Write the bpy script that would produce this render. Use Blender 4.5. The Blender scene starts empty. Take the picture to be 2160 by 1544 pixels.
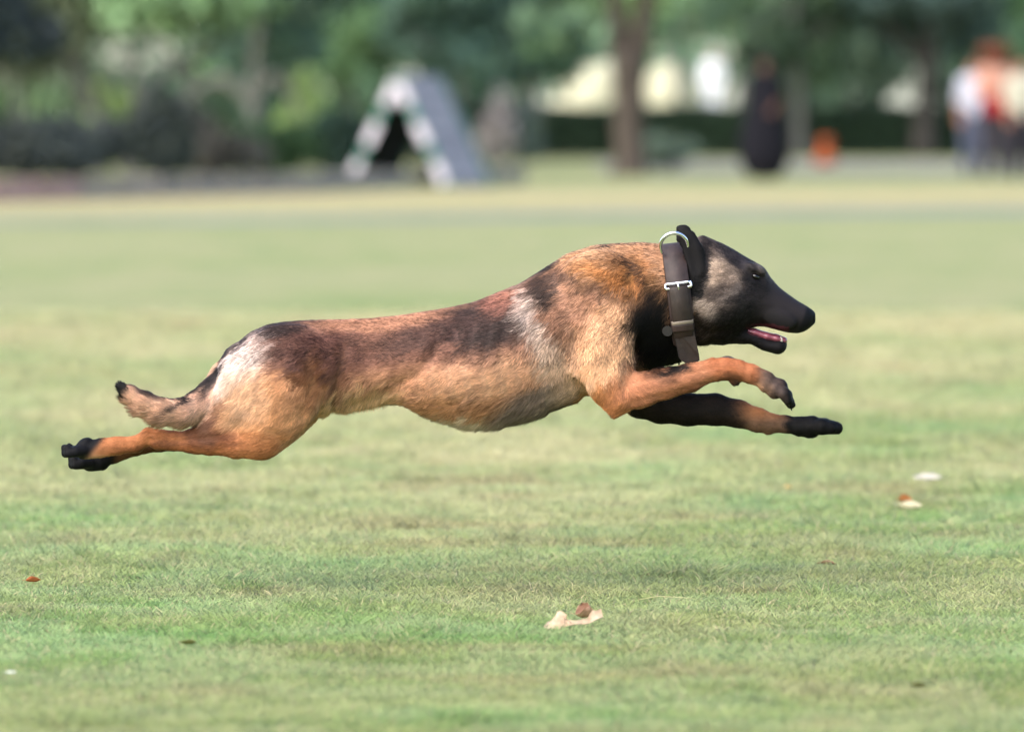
import bpy, math, random
import numpy as np
from mathutils import Vector

# ------------------------------------------------------------------ camera, sky, sun, exposure
S = bpy.context.scene
COL = S.collection
random.seed(7)
RNG = np.random.default_rng(11)

FPX, CX, HY, CAMH, DIST = 11800.0, 1080.0, 250.0, 0.85, 10.0      # focal length in photo pixels, horizon row, camera height, dog distance
cam = bpy.data.cameras.new('camera')
cam.sensor_width = 36.0
cam.lens = FPX / 2160.0 * 36.0
cam.clip_start = 0.1
cam.clip_end = 2000.0
cam.dof.use_dof = True
cam.dof.focus_distance = 9.92
cam.dof.aperture_fstop = 3.7
camo = bpy.data.objects.new('camera', cam)
COL.objects.link(camo)
camo.location = (0, -DIST, CAMH)
camo.rotation_euler = (math.radians(90) - math.atan((772.0 - HY) / FPX), 0, 0)
S.camera = camo

SUN_EL, SUN_AZ = math.radians(42), math.radians(226)   # azimuth: direction the light comes from, clockwise from +Y (north)
world = bpy.data.worlds.new('World')
S.world = world
world.use_nodes = True
wn = world.node_tree.nodes
wl = world.node_tree.links
for n in list(wn):
    wn.remove(n)
wout = wn.new('ShaderNodeOutputWorld')
wbg = wn.new('ShaderNodeBackground')
sky = wn.new('ShaderNodeTexSky')
sky.sky_type = 'NISHITA'
sky.sun_disc = False
sky.sun_elevation = SUN_EL
sky.sun_rotation = SUN_AZ
sky.air_density = 1.0
sky.dust_density = 1.5
sky.ozone_density = 0.6
wbg.inputs['Strength'].default_value = 0.095
wl.new(sky.outputs[0], wbg.inputs[0])
wl.new(wbg.outputs[0], wout.inputs[0])

sl = bpy.data.lights.new('sun', 'SUN')
sl.energy = 1.5
sl.angle = math.radians(85)
sl.color = (1.0, 0.95, 0.88)
so = bpy.data.objects.new('sun', sl)
COL.objects.link(so)
sdir = Vector((math.sin(SUN_AZ) * math.cos(SUN_EL), math.cos(SUN_AZ) * math.cos(SUN_EL), math.sin(SUN_EL)))
so.rotation_euler = sdir.to_track_quat('Z', 'Y').to_euler()
so.location = sdir * 40

S.view_settings.view_transform = 'Standard'
S.view_settings.look = 'None'
S.view_settings.gamma = 1.0
S.view_settings.use_curve_mapping = False
S.view_settings.exposure = 2.0
S.render.engine = 'CYCLES'
S.cycles.use_denoising = True
S.cycles.max_bounces = 6
S.cycles.diffuse_bounces = 3
S.cycles.transparent_max_bounces = 6
S.cycles.use_adaptive_sampling = True
S.cycles.adaptive_threshold = 0.02

# ------------------------------------------------------------------ helpers
def depth_of(row):                      # distance of the ground seen at a photo row
    return FPX * CAMH / (row - HY)

def gx(px, d):                          # world x of a photo column at distance d
    return (px - CX) / FPX * d

def gz(py, d):                          # world z of a photo row at distance d
    return CAMH - (py - HY) / FPX * d

def ground_at(px, py):
    d = depth_of(py)
    return (gx(px, d), d - DIST, 0.0)

def lin(c):
    c = np.asarray(c, dtype=np.float64) / 255.0
    return np.where(c <= 0.04045, c / 12.92, ((c + 0.055) / 1.055) ** 2.4)

def lin4(c):
    l = lin(c)
    return (float(l[0]), float(l[1]), float(l[2]), 1.0)

def tag(o, label=None, cat=None, group=None, kind=None):
    if label: o['label'] = label
    if cat: o['category'] = cat
    if group: o['group'] = group
    if kind: o['kind'] = kind
    return o

def empty(name, loc, label, cat, group=None):
    o = bpy.data.objects.new(name, None)
    COL.objects.link(o)
    o.location = loc
    o.empty_display_size = 0.1
    return tag(o, label, cat, group)

def link(name, me, mat, parent=None, local=True):
    o = bpy.data.objects.new(name, me)
    if mat is not None:
        me.materials.append(mat)
    COL.objects.link(o)
    if parent is not None:
        o.parent = parent
        if not local:                    # vertices are in world space: cancel the parent's placement
            bpy.context.view_layer.update()
            o.matrix_parent_inverse = parent.matrix_world.inverted()
    return o

def mesh_np(name, V, quads=None, tris=None, smooth=True):
    me = bpy.data.meshes.new(name)
    V = np.asarray(V, dtype=np.float32)
    me.vertices.add(len(V))
    me.vertices.foreach_set('co', V.ravel())
    loops, starts, totals = [], [], []
    n = 0
    for F, k in ((quads, 4), (tris, 3)):
        if F is None or len(F) == 0:
            continue
        F = np.asarray(F, dtype=np.int32)
        loops.append(F.ravel())
        starts.append(n + np.arange(len(F), dtype=np.int32) * k)
        n += F.size
    L = np.concatenate(loops)
    me.loops.add(len(L))
    me.loops.foreach_set('vertex_index', L)
    st = np.concatenate(starts)
    me.polygons.add(len(st))
    me.polygons.foreach_set('loop_start', st)
    me.polygons.foreach_set('use_smooth', np.full(len(st), smooth))
    me.update(calc_edges=True)
    me.validate()
    return me

def set_col(me, C, name='col'):
    a = me.attributes.new(name, 'FLOAT_COLOR', 'POINT')
    C4 = np.ones((len(C), 4), dtype=np.float32)
    C4[:, :3] = C
    a.data.foreach_set('color', C4.ravel())

def curves_np(name, P, R, C=None, N=None):
    """P (n,k,3) strand points, R (n,k) radii, C (n,k,3) colours, N (n,3) surface normals"""
    n, k = P.shape[:2]
    hc = bpy.data.hair_curves.new(name)
    hc.add_curves([k] * n)
    hc.attributes['position'].data.foreach_set('vector', np.ascontiguousarray(P, dtype=np.float32).ravel())
    ra = hc.attributes.get('radius') or hc.attributes.new('radius', 'FLOAT', 'POINT')
    ra.data.foreach_set('value', np.ascontiguousarray(R, dtype=np.float32).ravel())
    if C is not None:
        ca = hc.attributes.new('col', 'FLOAT_COLOR', 'POINT')
        C4 = np.ones((n, k, 4), dtype=np.float32)
        C4[..., :3] = C
        ca.data.foreach_set('color', C4.ravel())
    if N is not None:
        na = hc.attributes.new('nrm', 'FLOAT_VECTOR', 'CURVE')
        na.data.foreach_set('vector', np.ascontiguousarray(N, dtype=np.float32).ravel())
    return hc

# ---- materials
def new_mat(name):
    m = bpy.data.materials.new(name)
    m.use_nodes = True
    nt = m.node_tree
    b = nt.nodes['Principled BSDF']
    return m, nt, b

def attr_mat(name, rough=0.7, spec=0.2, bump=0.0, bscale=200.0, nrm=False, sheen=0.0):
    m, nt, b = new_mat(name)
    a = nt.nodes.new('ShaderNodeAttribute')
    a.attribute_name = 'col'
    nt.links.new(a.outputs['Color'], b.inputs['Base Color'])
    b.inputs['Roughness'].default_value = rough
    b.inputs['Specular IOR Level'].default_value = spec
    if sheen:
        b.inputs['Sheen Weight'].default_value = sheen
    if nrm:
        a2 = nt.nodes.new('ShaderNodeAttribute')
        a2.attribute_name = 'nrm'
        g = nt.nodes.new('ShaderNodeNewGeometry')
        mx = nt.nodes.new('ShaderNodeMix')
        mx.data_type = 'VECTOR'
        mx.inputs['Factor'].default_value = nrm
        nt.links.new(g.outputs['Normal'], mx.inputs[4])
        nt.links.new(a2.outputs['Vector'], mx.inputs[5])
        nz = nt.nodes.new('ShaderNodeVectorMath')
        nz.operation = 'NORMALIZE'
        nt.links.new(mx.outputs[1], nz.inputs[0])
        nt.links.new(nz.outputs[0], b.inputs['Normal'])
    if bump:
        no = nt.nodes.new('ShaderNodeTexNoise')
        no.inputs['Scale'].default_value = bscale
        no.inputs['Detail'].default_value = 4
        bp = nt.nodes.new('ShaderNodeBump')
        bp.inputs['Strength'].default_value = bump
        bp.inputs['Distance'].default_value = 0.002
        nt.links.new(no.outputs[0], bp.inputs['Height'])
        nt.links.new(bp.outputs[0], b.inputs['Normal'])
    return m

def noise_mat(name, c1, c2, scale=5.0, rough=0.8, spec=0.2, metal=0.0, bump=0.0, detail=5.0, stretch=(1, 1, 1)):
    m, nt, b = new_mat(name)
    tc = nt.nodes.new('ShaderNodeTexCoord')
    mp = nt.nodes.new('ShaderNodeMapping')
    mp.inputs['Scale'].default_value = stretch
    no = nt.nodes.new('ShaderNodeTexNoise')
    no.inputs['Scale'].default_value = scale
    no.inputs['Detail'].default_value = detail
    rp = nt.nodes.new('ShaderNodeValToRGB')
    rp.color_ramp.elements[0].position = 0.3
    rp.color_ramp.elements[1].position = 0.7
    rp.color_ramp.elements[0].color = lin4(c1)
    rp.color_ramp.elements[1].color = lin4(c2)
    nt.links.new(tc.outputs['Object'], mp.inputs[0])
    nt.links.new(mp.outputs[0], no.inputs['Vector'])
    nt.links.new(no.outputs[0], rp.inputs[0])
    nt.links.new(rp.outputs[0], b.inputs['Base Color'])
    b.inputs['Roughness'].default_value = rough
    b.inputs['Specular IOR Level'].default_value = spec
    b.inputs['Metallic'].default_value = metal
    if bump:
        bp = nt.nodes.new('ShaderNodeBump')
        bp.inputs['Strength'].default_value = bump
        bp.inputs['Distance'].default_value = 0.02
        nt.links.new(no.outputs[0], bp.inputs['Height'])
        nt.links.new(bp.outputs[0], b.inputs['Normal'])
    return m

# ---- implicit bodies: smooth unions on a grid, turned into one continuous mesh
class Field:
    def __init__(self, lo, hi, h):
        self.lo = np.array(lo, float)
        self.h = h
        self.n = np.ceil((np.array(hi, float) - self.lo) / h).astype(int) + 1
        self.ax = [self.lo[i] + h * np.arange(self.n[i]) for i in range(3)]
        self.F = np.full(self.n, 1e3, dtype=np.float32)

    def box(self, lo, hi):
        sl = []
        for i in range(3):
            a = int(np.clip(math.floor((lo[i] - self.lo[i]) / self.h), 0, self.n[i]))
            b = int(np.clip(math.ceil((hi[i] - self.lo[i]) / self.h) + 1, 0, self.n[i]))
            sl.append(slice(a, b))
        X, Y, Z = np.meshgrid(self.ax[0][sl[0]], self.ax[1][sl[1]], self.ax[2][sl[2]], indexing='ij', sparse=True)
        return tuple(sl), X, Y, Z

    def chain(self, pts, k_in=0.0, wscale=1.0, pad=0.0):
        """tapered chain of (x,y,z,r); wscale squeezes the third axis (below 1: narrower). Returns its own field."""
        G = Field.__new__(Field)
        G.lo, G.h, G.n, G.ax = self.lo, self.h, self.n, self.ax
        G.F = np.full(self.n, 1e3, dtype=np.float32)
        for a, b in zip(pts[:-1], pts[1:]):
            a, b = np.array(a, float), np.array(b, float)
            r = max(a[3], b[3]) + pad + 6 * self.h
            lo = np.minimum(a[:3], b[:3]) - r
            hi = np.maximum(a[:3], b[:3]) + r
            sl, X, Y, Z = self.box(lo, hi)
            d = b[:3] - a[:3]
            iw = 1.0 / wscale
            dz = d[2] * iw
            L2 = d[0] ** 2 + d[1] ** 2 + dz ** 2 + 1e-9
            px, py, pz = X - a[0], Y - a[1], (Z - a[2]) * iw
            t = np.clip((px * d[0] + py * d[1] + pz * dz) / L2, 0, 1)
            dd = np.sqrt((px - t * d[0]) ** 2 + (py - t * d[1]) ** 2 + (pz - t * dz) ** 2) - (a[3] + (b[3] - a[3]) * t)
            G.smin(sl, dd.astype(np.float32), k_in)
        return G

    def smin(self, sl, d, k):
        A = self.F[sl]
        if np.isscalar(k) and k <= 0:
            self.F[sl] = np.minimum(A, d)
        else:
            hh = np.clip(0.5 + 0.5 * (A - d) / k, 0, 1)
            self.F[sl] = A + (d - A) * hh - k * hh * (1 - hh)

    def add(self, G, k):
        self.smin((slice(None),) * 3, G.F, k)

    def ellipsoid(self, c, r, k=0.0, ang=0.0, sub=False):
        R = max(r) + 2 * k + 4 * self.h
        sl, X, Y, Z = self.box(np.array(c) - R, np.array(c) + R)
        ca, sa = math.cos(ang), math.sin(ang)
        x, y, z = X - c[0], Y - c[1], Z - c[2]
        u, v = x * ca + y * sa, -x * sa + y * ca
        q = np.sqrt((u / r[0]) ** 2 + (v / r[1]) ** 2 + (z / r[2]) ** 2) + 1e-6
        g = np.sqrt((u / r[0] ** 2) ** 2 + (v / r[1] ** 2) ** 2 + (z / r[2] ** 2) ** 2) + 1e-6
        d = ((q - 1) * q / g).astype(np.float32)
        if sub:
            A = self.F[sl]
            hh = np.clip(0.5 - 0.5 * (A + d) / max(k, 1e-6), 0, 1)
            self.F[sl] = A + (-d - A) * hh + k * hh * (1 - hh)
        else:
            self.smin(sl, d, k)

    def stroke(self, pts, sigma, amp, side=0):
        """raise (amp<0) or press in (amp>0) the surface along a polyline seen in the x,y plane"""
        P = np.array(pts, float)
        R = 3 * sigma
        lo = [P[:, 0].min() - R, P[:, 1].min() - R, self.lo[2] if side <= 0 else 0.0]
        hi = [P[:, 0].max() + R, P[:, 1].max() + R, self.ax[2][-1] if side >= 0 else 0.0]
        sl, X, Y, Z = self.box(lo, hi)
        best = None
        for a, b in zip(P[:-1], P[1:]):
            d = b - a
            t = np.clip(((X - a[0]) * d[0] + (Y - a[1]) * d[1]) / (d @ d + 1e-9), 0, 1)
            q = (X - a[0] - t * d[0]) ** 2 + (Y - a[1] - t * d[1]) ** 2
            best = q if best is None else np.minimum(best, q)
        self.F[sl] += (amp * np.exp(-best / sigma ** 2)).astype(np.float32)

    def mesh(self, smooth=2):
        F = self.F
        n = F.shape
        ins = F < 0
        c = [slice(None, -1), slice(1, None)]
        cnt = np.zeros((n[0] - 1, n[1] - 1, n[2] - 1), dtype=np.int8)
        for i in (0, 1):
            for j in (0, 1):
                for k in (0, 1):
                    cnt += ins[c[i], c[j], c[k]]
        act = np.argwhere((cnt > 0) & (cnt < 8))
        idx = np.full(cnt.shape, -1, dtype=np.int32)
        idx[act[:, 0], act[:, 1], act[:, 2]] = np.arange(len(act))
        acc = np.zeros((len(act), 3))
        num = np.zeros(len(act))
        cor = [(i, j, k) for i in (0, 1) for j in (0, 1) for k in (0, 1)]
        val = {q: F[act[:, 0] + q[0], act[:, 1] + q[1], act[:, 2] + q[2]].astype(np.float64) for q in cor}
        for q in cor:
            for a in range(3):
                if q[a] == 0:
                    p = list(q); p[a] = 1; p = tuple(p)
                    f0, f1 = val[q], val[p]
                    m = (f0 < 0) != (f1 < 0)
                    t = np.where(m, f0 / np.where(m, f0 - f1, 1), 0)
                    for ax in range(3):
                        acc[:, ax] += np.where(m, q[ax] + (t if ax == a else 0), 0)
                    num += m
        V = (act + acc / num[:, None]) * self.h + self.lo
        quads = []
        for a in range(3):
            b, cc = (a + 1) % 3, (a + 2) % 3
            s0 = [slice(None)] * 3; s1 = [slice(None)] * 3
            s0[a] = slice(None, -1); s1[a] = slice(1, None)
            A, B = ins[tuple(s0)], ins[tuple(s1)]
            for flip, M in ((False, A & ~B), (True, ~A & B)):
                E = np.argwhere(M)
                ok = (E[:, b] > 0) & (E[:, cc] > 0) & (E[:, b] < n[b] - 1) & (E[:, cc] < n[cc] - 1)
                E = E[ok]
                q = []
                for (ob, oc) in ((-1, -1), (0, -1), (0, 0), (-1, 0)):
                    T = E.copy(); T[:, b] += ob; T[:, cc] += oc
                    q.append(idx[T[:, 0], T[:, 1], T[:, 2]])
                q = np.stack(q, 1)
                quads.append(q[:, ::-1] if flip else q)
        Q = np.concatenate(quads)
        for _ in range(smooth):
            e = np.concatenate([Q[:, [0, 1]], Q[:, [1, 2]], Q[:, [2, 3]], Q[:, [3, 0]]])
            sm = np.zeros_like(V); ct = np.zeros(len(V))
            for x, y in ((0, 1), (1, 0)):
                for ax in range(3):
                    sm[:, ax] += np.bincount(e[:, x], V[e[:, y], ax], minlength=len(V))
                ct += np.bincount(e[:, x], minlength=len(V))
            V = V + 0.5 * (sm / np.maximum(ct, 1)[:, None] - V)
        return V, Q

def smooth_interp(x, st, cols, sigma):
    """stations -> smooth 1-D curves"""
    st = np.array(st, float)
    g = np.arange(st[0, 0] - 4 * sigma, st[-1, 0] + 4 * sigma, 1.0)
    w = np.exp(-0.5 * (np.arange(-3 * sigma, 3 * sigma + 1) / sigma) ** 2); w /= w.sum()
    out = []
    for c in cols:
        v = np.interp(g, st[:, 0], st[:, c])
        v = np.convolve(np.pad(v, int(3 * sigma), mode='edge'), w, 'same')[int(3 * sigma):-int(3 * sigma)]
        out.append(np.interp(x, g, v))
    return out

def loft(field, st, sigma=9, k=0.0, keel=0.0):
    """stations (x, top, bottom, halfwidth): a body running along x"""
    x = field.ax[0]
    top, bot, hw = smooth_interp(x, st, (1, 2, 3), sigma)
    X = x[:, None, None]
    Y = field.ax[1][None, :, None]
    Z = field.ax[2][None, None, :]
    c = ((top + bot) / 2)[:, None, None]
    hv = np.maximum((bot - top) / 2, 1.0)[:, None, None]
    v = (Y - c) / hv
    w = np.maximum(hw, 1.0)[:, None, None] * (1 - keel * np.clip(v + 0.1, 0, 1.3) ** 2)
    q = np.sqrt(v ** 2 + (Z / w) ** 2) + 1e-6
    g = np.sqrt((v / hv) ** 2 + (Z / w ** 2) ** 2) + 1e-6
    d = (q - 1) * q / g
    d = np.maximum(d, np.maximum(st[0][0] - X, X - st[-1][0])).astype(np.float32)
    field.smin((slice(None),) * 3, d, k)

def vnormals(V, Q):
    n = np.cross(V[Q[:, 2]] - V[Q[:, 0]], V[Q[:, 3]] - V[Q[:, 1]])
    N = np.zeros_like(V)
    for j in range(4):
        for ax in range(3):
            N[:, ax] += np.bincount(Q[:, j], n[:, ax], minlength=len(V))
    return N / (np.linalg.norm(N, axis=1, keepdims=True) + 1e-12)

def vnoise(P, scale, seed=0):
    """cheap smooth value noise, P (n,3) -> (n,) in 0..1"""
    q = P / scale
    i = np.floor(q).astype(np.int64)
    f = q - i
    f = f * f * (3 - 2 * f)
    def hsh(a, b, c):
        v = (a * 73856093) ^ (b * 19349663) ^ (c * 83492791) ^ (seed * 2654435761)
        v = (v ^ (v >> 13)) * 1274126177
        v = v ^ (v >> 16)
        return (v & 0xFFFF) / 65535.0
    out = 0
    for a in (0, 1):
        for b in (0, 1):
            for c in (0, 1):
                wgt = (f[:, 0] if a else 1 - f[:, 0]) * (f[:, 1] if b else 1 - f[:, 1]) * (f[:, 2] if c else 1 - f[:, 2])
                out = out + wgt * hsh(i[:, 0] + a, i[:, 1] + b, i[:, 2] + c)
    return out

def tube(pts, rad, seg=8, cap=True):
    """tapered tube through points; returns V, quads, tris"""
    P = np.array(pts, float)
    n = len(P)
    rad = np.broadcast_to(np.array(rad, float), (n,))
    T = np.gradient(P, axis=0)
    T /= np.linalg.norm(T, axis=1, keepdims=True) + 1e-12
    ref = np.array([0.0, 0, 1]) if abs(T[0][2]) < 0.9 else np.array([1.0, 0, 0])
    V = []
    u = np.cross(T[0], ref); u /= np.linalg.norm(u)
    for i in range(n):
        u = u - T[i] * (u @ T[i]); u /= np.linalg.norm(u) + 1e-12
        v = np.cross(T[i], u)
        a = np.linspace(0, 2 * np.pi, seg, endpoint=False)
        V.append(P[i] + rad[i] * (np.cos(a)[:, None] * u + np.sin(a)[:, None] * v))
    V = np.concatenate(V)
    Q = []
    for i in range(n - 1):
        for j in range(seg):
            k = (j + 1) % seg
            Q.append((i * seg + j, i * seg + k, (i + 1) * seg + k, (i + 1) * seg + j))
    Tr = []
    if cap:
        V = np.concatenate([V, P[:1], P[-1:]])
        for j in range(seg):
            k = (j + 1) % seg
            Tr.append((n * seg, k, j))
            Tr.append((n * seg + 1, (n - 1) * seg + j, (n - 1) * seg + k))
    return V, np.array(Q), np.array(Tr).reshape(-1, 3)

def join_parts(parts):
    Vs, Qs, Ts, o = [], [], [], 0
    for V, Q, T in parts:
        Vs.append(V)
        if Q is not None and len(Q): Qs.append(np.asarray(Q) + o)
        if T is not None and len(T): Ts.append(np.asarray(T) + o)
        o += len(V)
    return np.concatenate(Vs), (np.concatenate(Qs) if Qs else None), (np.concatenate(Ts) if Ts else None)

def box_v(c, s, rz=0.0):
    c = np.array(c, float); s = np.array(s, float) / 2
    V = np.array([(x, y, z) for x in (-1, 1) for y in (-1, 1) for z in (-1, 1)], float) * s
    ca, sa = math.cos(rz), math.sin(rz)
    V = np.stack([V[:, 0] * ca - V[:, 1] * sa, V[:, 0] * sa + V[:, 1] * ca, V[:, 2]], 1) + c
    Q = np.array([(0, 1, 3, 2), (4, 6, 7, 5), (0, 4, 5, 1), (2, 3, 7, 6), (0, 2, 6, 4), (1, 5, 7, 3)])
    return V, Q, None

# ------------------------------------------------------------------ ground, paths
def ground_z(d):
    t = np.clip((np.asarray(d, float) - 122.0) / 9.0, 0, 1)
    return .9 * t * t * (3 - 2 * t)

def lawn_material():
    m, nt, b = new_mat('lawn_ground')
    N, L = nt.nodes, nt.links
    tc = N.new('ShaderNodeTexCoord')
    def noise(scale, detail=4, rough=.55, dist=0.0):
        n = N.new('ShaderNodeTexNoise')
        n.inputs['Scale'].default_value = scale
        n.inputs['Detail'].default_value = detail
        n.inputs['Roughness'].default_value = rough
        n.inputs['Distortion'].default_value = dist
        L.new(tc.outputs['Object'], n.inputs['Vector'])
        return n
    def ramp(src, stops):
        r = N.new('ShaderNodeValToRGB')
        e = r.color_ramp.elements
        while len(e) < len(stops):
            e.new(.5)
        for i, (p, c) in enumerate(stops):
            e[i].position = p
            e[i].color = lin4(c) if len(c) == 3 else c
        L.new(src, r.inputs[0])
        return r
    def mix(f, a, c):
        x = N.new('ShaderNodeMix')
        x.data_type = 'RGBA'
        if isinstance(f, float): x.inputs[0].default_value = f
        else: L.new(f, x.inputs[0])
        L.new(a, x.inputs[6]); L.new(c, x.inputs[7])
        return x.outputs[2]
    big = noise(.35, 5, .6, .4)
    mid = noise(2.2, 5)
    fin = noise(45, 6, .7)
    green = ramp(mid.outputs[0], [(.3, LAWN_GREEN_A), (.5, LAWN_GREEN_B), (.72, LAWN_DRY_A)])
    dry = ramp(mid.outputs[0], [(.28, LAWN_GREEN_C), (.5, LAWN_DRY_A), (.75, LAWN_DRY_B)])
    # the far half of the field is drier: blend along the depth with an uneven edge
    sep = N.new('ShaderNodeSeparateXYZ')
    L.new(tc.outputs['Object'], sep.inputs[0])
    mr = N.new('ShaderNodeMapRange')
    mr.inputs['From Min'].default_value = -4.0
    mr.inputs['From Max'].default_value = 16.0
    mr.inputs['To Min'].default_value = -.2
    mr.inputs['To Max'].default_value = .72
    L.new(sep.outputs[1], mr.inputs[0])
    ad = N.new('ShaderNodeMath'); ad.operation = 'ADD'
    sb = N.new('ShaderNodeMath'); sb.operation = 'MULTIPLY_ADD'
    sb.inputs[1].default_value = 2.2; sb.inputs[2].default_value = -1.0
    L.new(big.outputs[0], sb.inputs[0])
    L.new(mr.outputs[0], ad.inputs[0]); L.new(sb.outputs[0], ad.inputs[1])
    cl = N.new('ShaderNodeClamp'); L.new(ad.outputs[0], cl.inputs[0])
    c1 = mix(cl.outputs[0], green.outputs[0], dry.outputs[0])
    # worn, straw-coloured strip beyond the first path
    st = N.new('ShaderNodeMath'); st.operation = 'MULTIPLY_ADD'     # y - 0.55 x
    st.inputs[1].default_value = -.55
    L.new(sep.outputs[0], st.inputs[0]); L.new(sep.outputs[1], st.inputs[2])
    sr = ramp(st.outputs[0], [(0, (0, 0, 0, 1)), (1, (1, 1, 1, 1))])
    m2 = N.new('ShaderNodeMapRange'); m2.inputs['From Min'].default_value = 41; m2.inputs['From Max'].default_value = 45
    m3 = N.new('ShaderNodeMapRange'); m3.inputs['From Min'].default_value = 58; m3.inputs['From Max'].default_value = 52
    L.new(st.outputs[0], m2.inputs[0]); L.new(st.outputs[0], m3.inputs[0])
    mm = N.new('ShaderNodeMath'); mm.operation = 'MULTIPLY'
    L.new(m2.outputs[0], mm.inputs[0]); L.new(m3.outputs[0], mm.inputs[1])
    m4 = N.new('ShaderNodeMath'); m4.operation = 'MULTIPLY'; m4.inputs[1].default_value = .85
    L.new(mm.outputs[0], m4.inputs[0])
    straw = ramp(mid.outputs[0], [(.3, LAWN_DRY_B), (.7, LAWN_STRAW)])
    c2 = mix(m4.outputs[0], c1, straw.outputs[0])
    fr = ramp(fin.outputs[0], [(.3, (.62, .62, .62, 1)), (.7, (1.12, 1.12, 1.12, 1))])
    mu = N.new('ShaderNodeMix'); mu.data_type = 'RGBA'; mu.blend_type = 'MULTIPLY'; mu.inputs[0].default_value = 1.0
    L.new(c2, mu.inputs[6]); L.new(fr.outputs[0], mu.inputs[7])
    L.new(mu.outputs[2], b.inputs['Base Color'])
    b.inputs['Roughness'].default_value = .95
    b.inputs['Specular IOR Level'].default_value = .1
    bp = N.new('ShaderNodeBump'); bp.inputs['Strength'].default_value = .6; bp.inputs['Distance'].default_value = .02
    L.new(fin.outputs[0], bp.inputs['Height']); L.new(bp.outputs[0], b.inputs['Normal'])
    return m

LAWN_GREEN_A, LAWN_GREEN_B, LAWN_GREEN_C = (108, 128, 74), (126, 142, 86), (134, 144, 98)
LAWN_DRY_A, LAWN_DRY_B, LAWN_STRAW = (150, 150, 108), (166, 158, 120), (184, 164, 120)

ys = np.concatenate([np.linspace(-40, 110, 31), np.linspace(112, 175, 40), np.linspace(200, 1500, 20)])
xs = np.linspace(-500, 500, 21)
GX, GY = np.meshgrid(xs, ys, indexing='ij')
GZ = ground_z(GY + DIST)
nx, ny = GX.shape
gi = np.arange(nx * ny).reshape(nx, ny)
Q = np.stack([gi[:-1, :-1], gi[1:, :-1], gi[1:, 1:], gi[:-1, 1:]], -1).reshape(-1, 4)
tag(link('ground', mesh_np('ground', np.stack([GX, GY, GZ], -1).reshape(-1, 3), Q), lawn_material()), kind='structure')

def strip(name, centre, half, x0, x1, n, mat, z=.004):
    X = np.linspace(x0, x1, n)
    c = np.array([centre(x) for x in X]) - DIST
    hw = np.array([half(x) for x in X])
    V = np.concatenate([np.stack([X, c - hw, np.full(n, z)], 1), np.stack([X, c + hw, np.full(n, z)], 1)])
    Q = [(i, i + 1, n + i + 1, n + i) for i in range(n - 1)]
    return tag(link(name, mesh_np(name, V, Q), mat), kind='structure')

dirt = noise_mat('path_dirt', (104, 108, 106), (130, 132, 126), .5, .95, .1)
strip('path', lambda x: 48.2 + .62 * x + .3 * math.sin(x * .8), lambda x: .25 + 1.5 * (1 - math.exp(-max(0, x + 6) / 5)), -6, 30, 80, dirt)
dirt2 = noise_mat('gravel_walk', (118, 116, 104), (142, 138, 124), .7, .95, .1)
strip('gravel_walk', lambda x: 96 - .02 * x + .5 * math.sin(x * .4), lambda x: 11.5, 1.5, 60, 60, dirt2, .006)

# ------------------------------------------------------------------ grass blades near the dog (nobody could count them)
def lawn_colour(x, y):
    P = np.stack([x, y, np.zeros_like(x)], 1)
    big = vnoise(P, 1.1, 41) * .6 + vnoise(P, .45, 42) * .4
    mid = vnoise(P, .16, 43)
    fin = vnoise(P, .05, 44)
    dry = np.clip((big - .44) * 1.4 + (y + .6) * .06 + (mid - .5) * .7, 0, 1)
    g = np.where(mid[:, None] > .5, np.array((132., 154, 90)), np.array((148., 164, 108)))
    g = g + (fin - .5)[:, None] * np.array((34., 26, 20)) + (vnoise(P, .3, 45) - .5)[:, None] * np.array((-14., 12, 2))
    d = np.array((190., 184, 134)) + (fin - .5)[:, None] * 36
    brown = np.clip((vnoise(P, .22, 46) - .72) * 5, 0, 1)[:, None]
    c = g + (d - g) * dry[:, None]
    return c + (np.array((150., 118, 88)) - c) * brown * .25

def make_grass(n):
    # more blades near, fewer and broader with distance
    u = RNG.random(n)
    d = 6.6 * (24.0 / 6.6) ** (u ** 1.2)
    x = (RNG.random(n) * 2 - 1) * (d * .0915 + .9)
    y = d - DIST
    C = lin(np.clip(lawn_colour(x, y), 5, 250))
    grow = np.clip(d / 10, .85, 2.4)
    P0 = np.stack([x, y, np.zeros(n)], 1)
    clump = vnoise(P0, .07, 51)
    ln = (.008 + .011 * RNG.random(n) + .006 * clump) * (.65 + .75 * vnoise(P0, .24, 53)) * np.where(vnoise(P0, .09, 54) > .86, 1.8, 1) * np.clip(grow, .9, 1.7)
    az = RNG.random(n) * 2 * np.pi
    lean = .35 + .75 * RNG.random(n)
    dirx, diry = np.cos(az), np.sin(az)
    k = 3
    pts = np.zeros((n, k, 3)); cols = np.zeros((n, k, 3))
    for i, s in enumerate((0, .55, 1.0)):
        hor = ln * s * np.sin(lean) * (.6 + .6 * s)
        pts[:, i, 0] = x + dirx * hor
        pts[:, i, 1] = y + diry * hor
        pts[:, i, 2] = -.001 + ln * s * np.cos(lean) * (1.1 - .25 * s)
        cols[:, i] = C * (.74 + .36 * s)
    cols *= (.8 + .4 * RNG.random(n))[:, None, None]
    straw = RNG.random(n) < .06
    cols[straw] = lin((198, 184, 142)) * (.7 + .4 * RNG.random(straw.sum()))[:, None, None]
    rad = .00055 * np.array([1, .95, .25])[None, :] * (.7 + .6 * RNG.random(n))[:, None] * grow[:, None] ** 1.1
    nrm = RNG.normal(0, .28, (n, 3)); nrm[:, 2] += 1
    nrm /= np.linalg.norm(nrm, axis=1, keepdims=True)
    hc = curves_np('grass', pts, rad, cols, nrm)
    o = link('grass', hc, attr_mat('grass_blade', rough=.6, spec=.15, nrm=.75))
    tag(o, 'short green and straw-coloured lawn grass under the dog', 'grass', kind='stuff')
make_grass(1150000)

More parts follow.
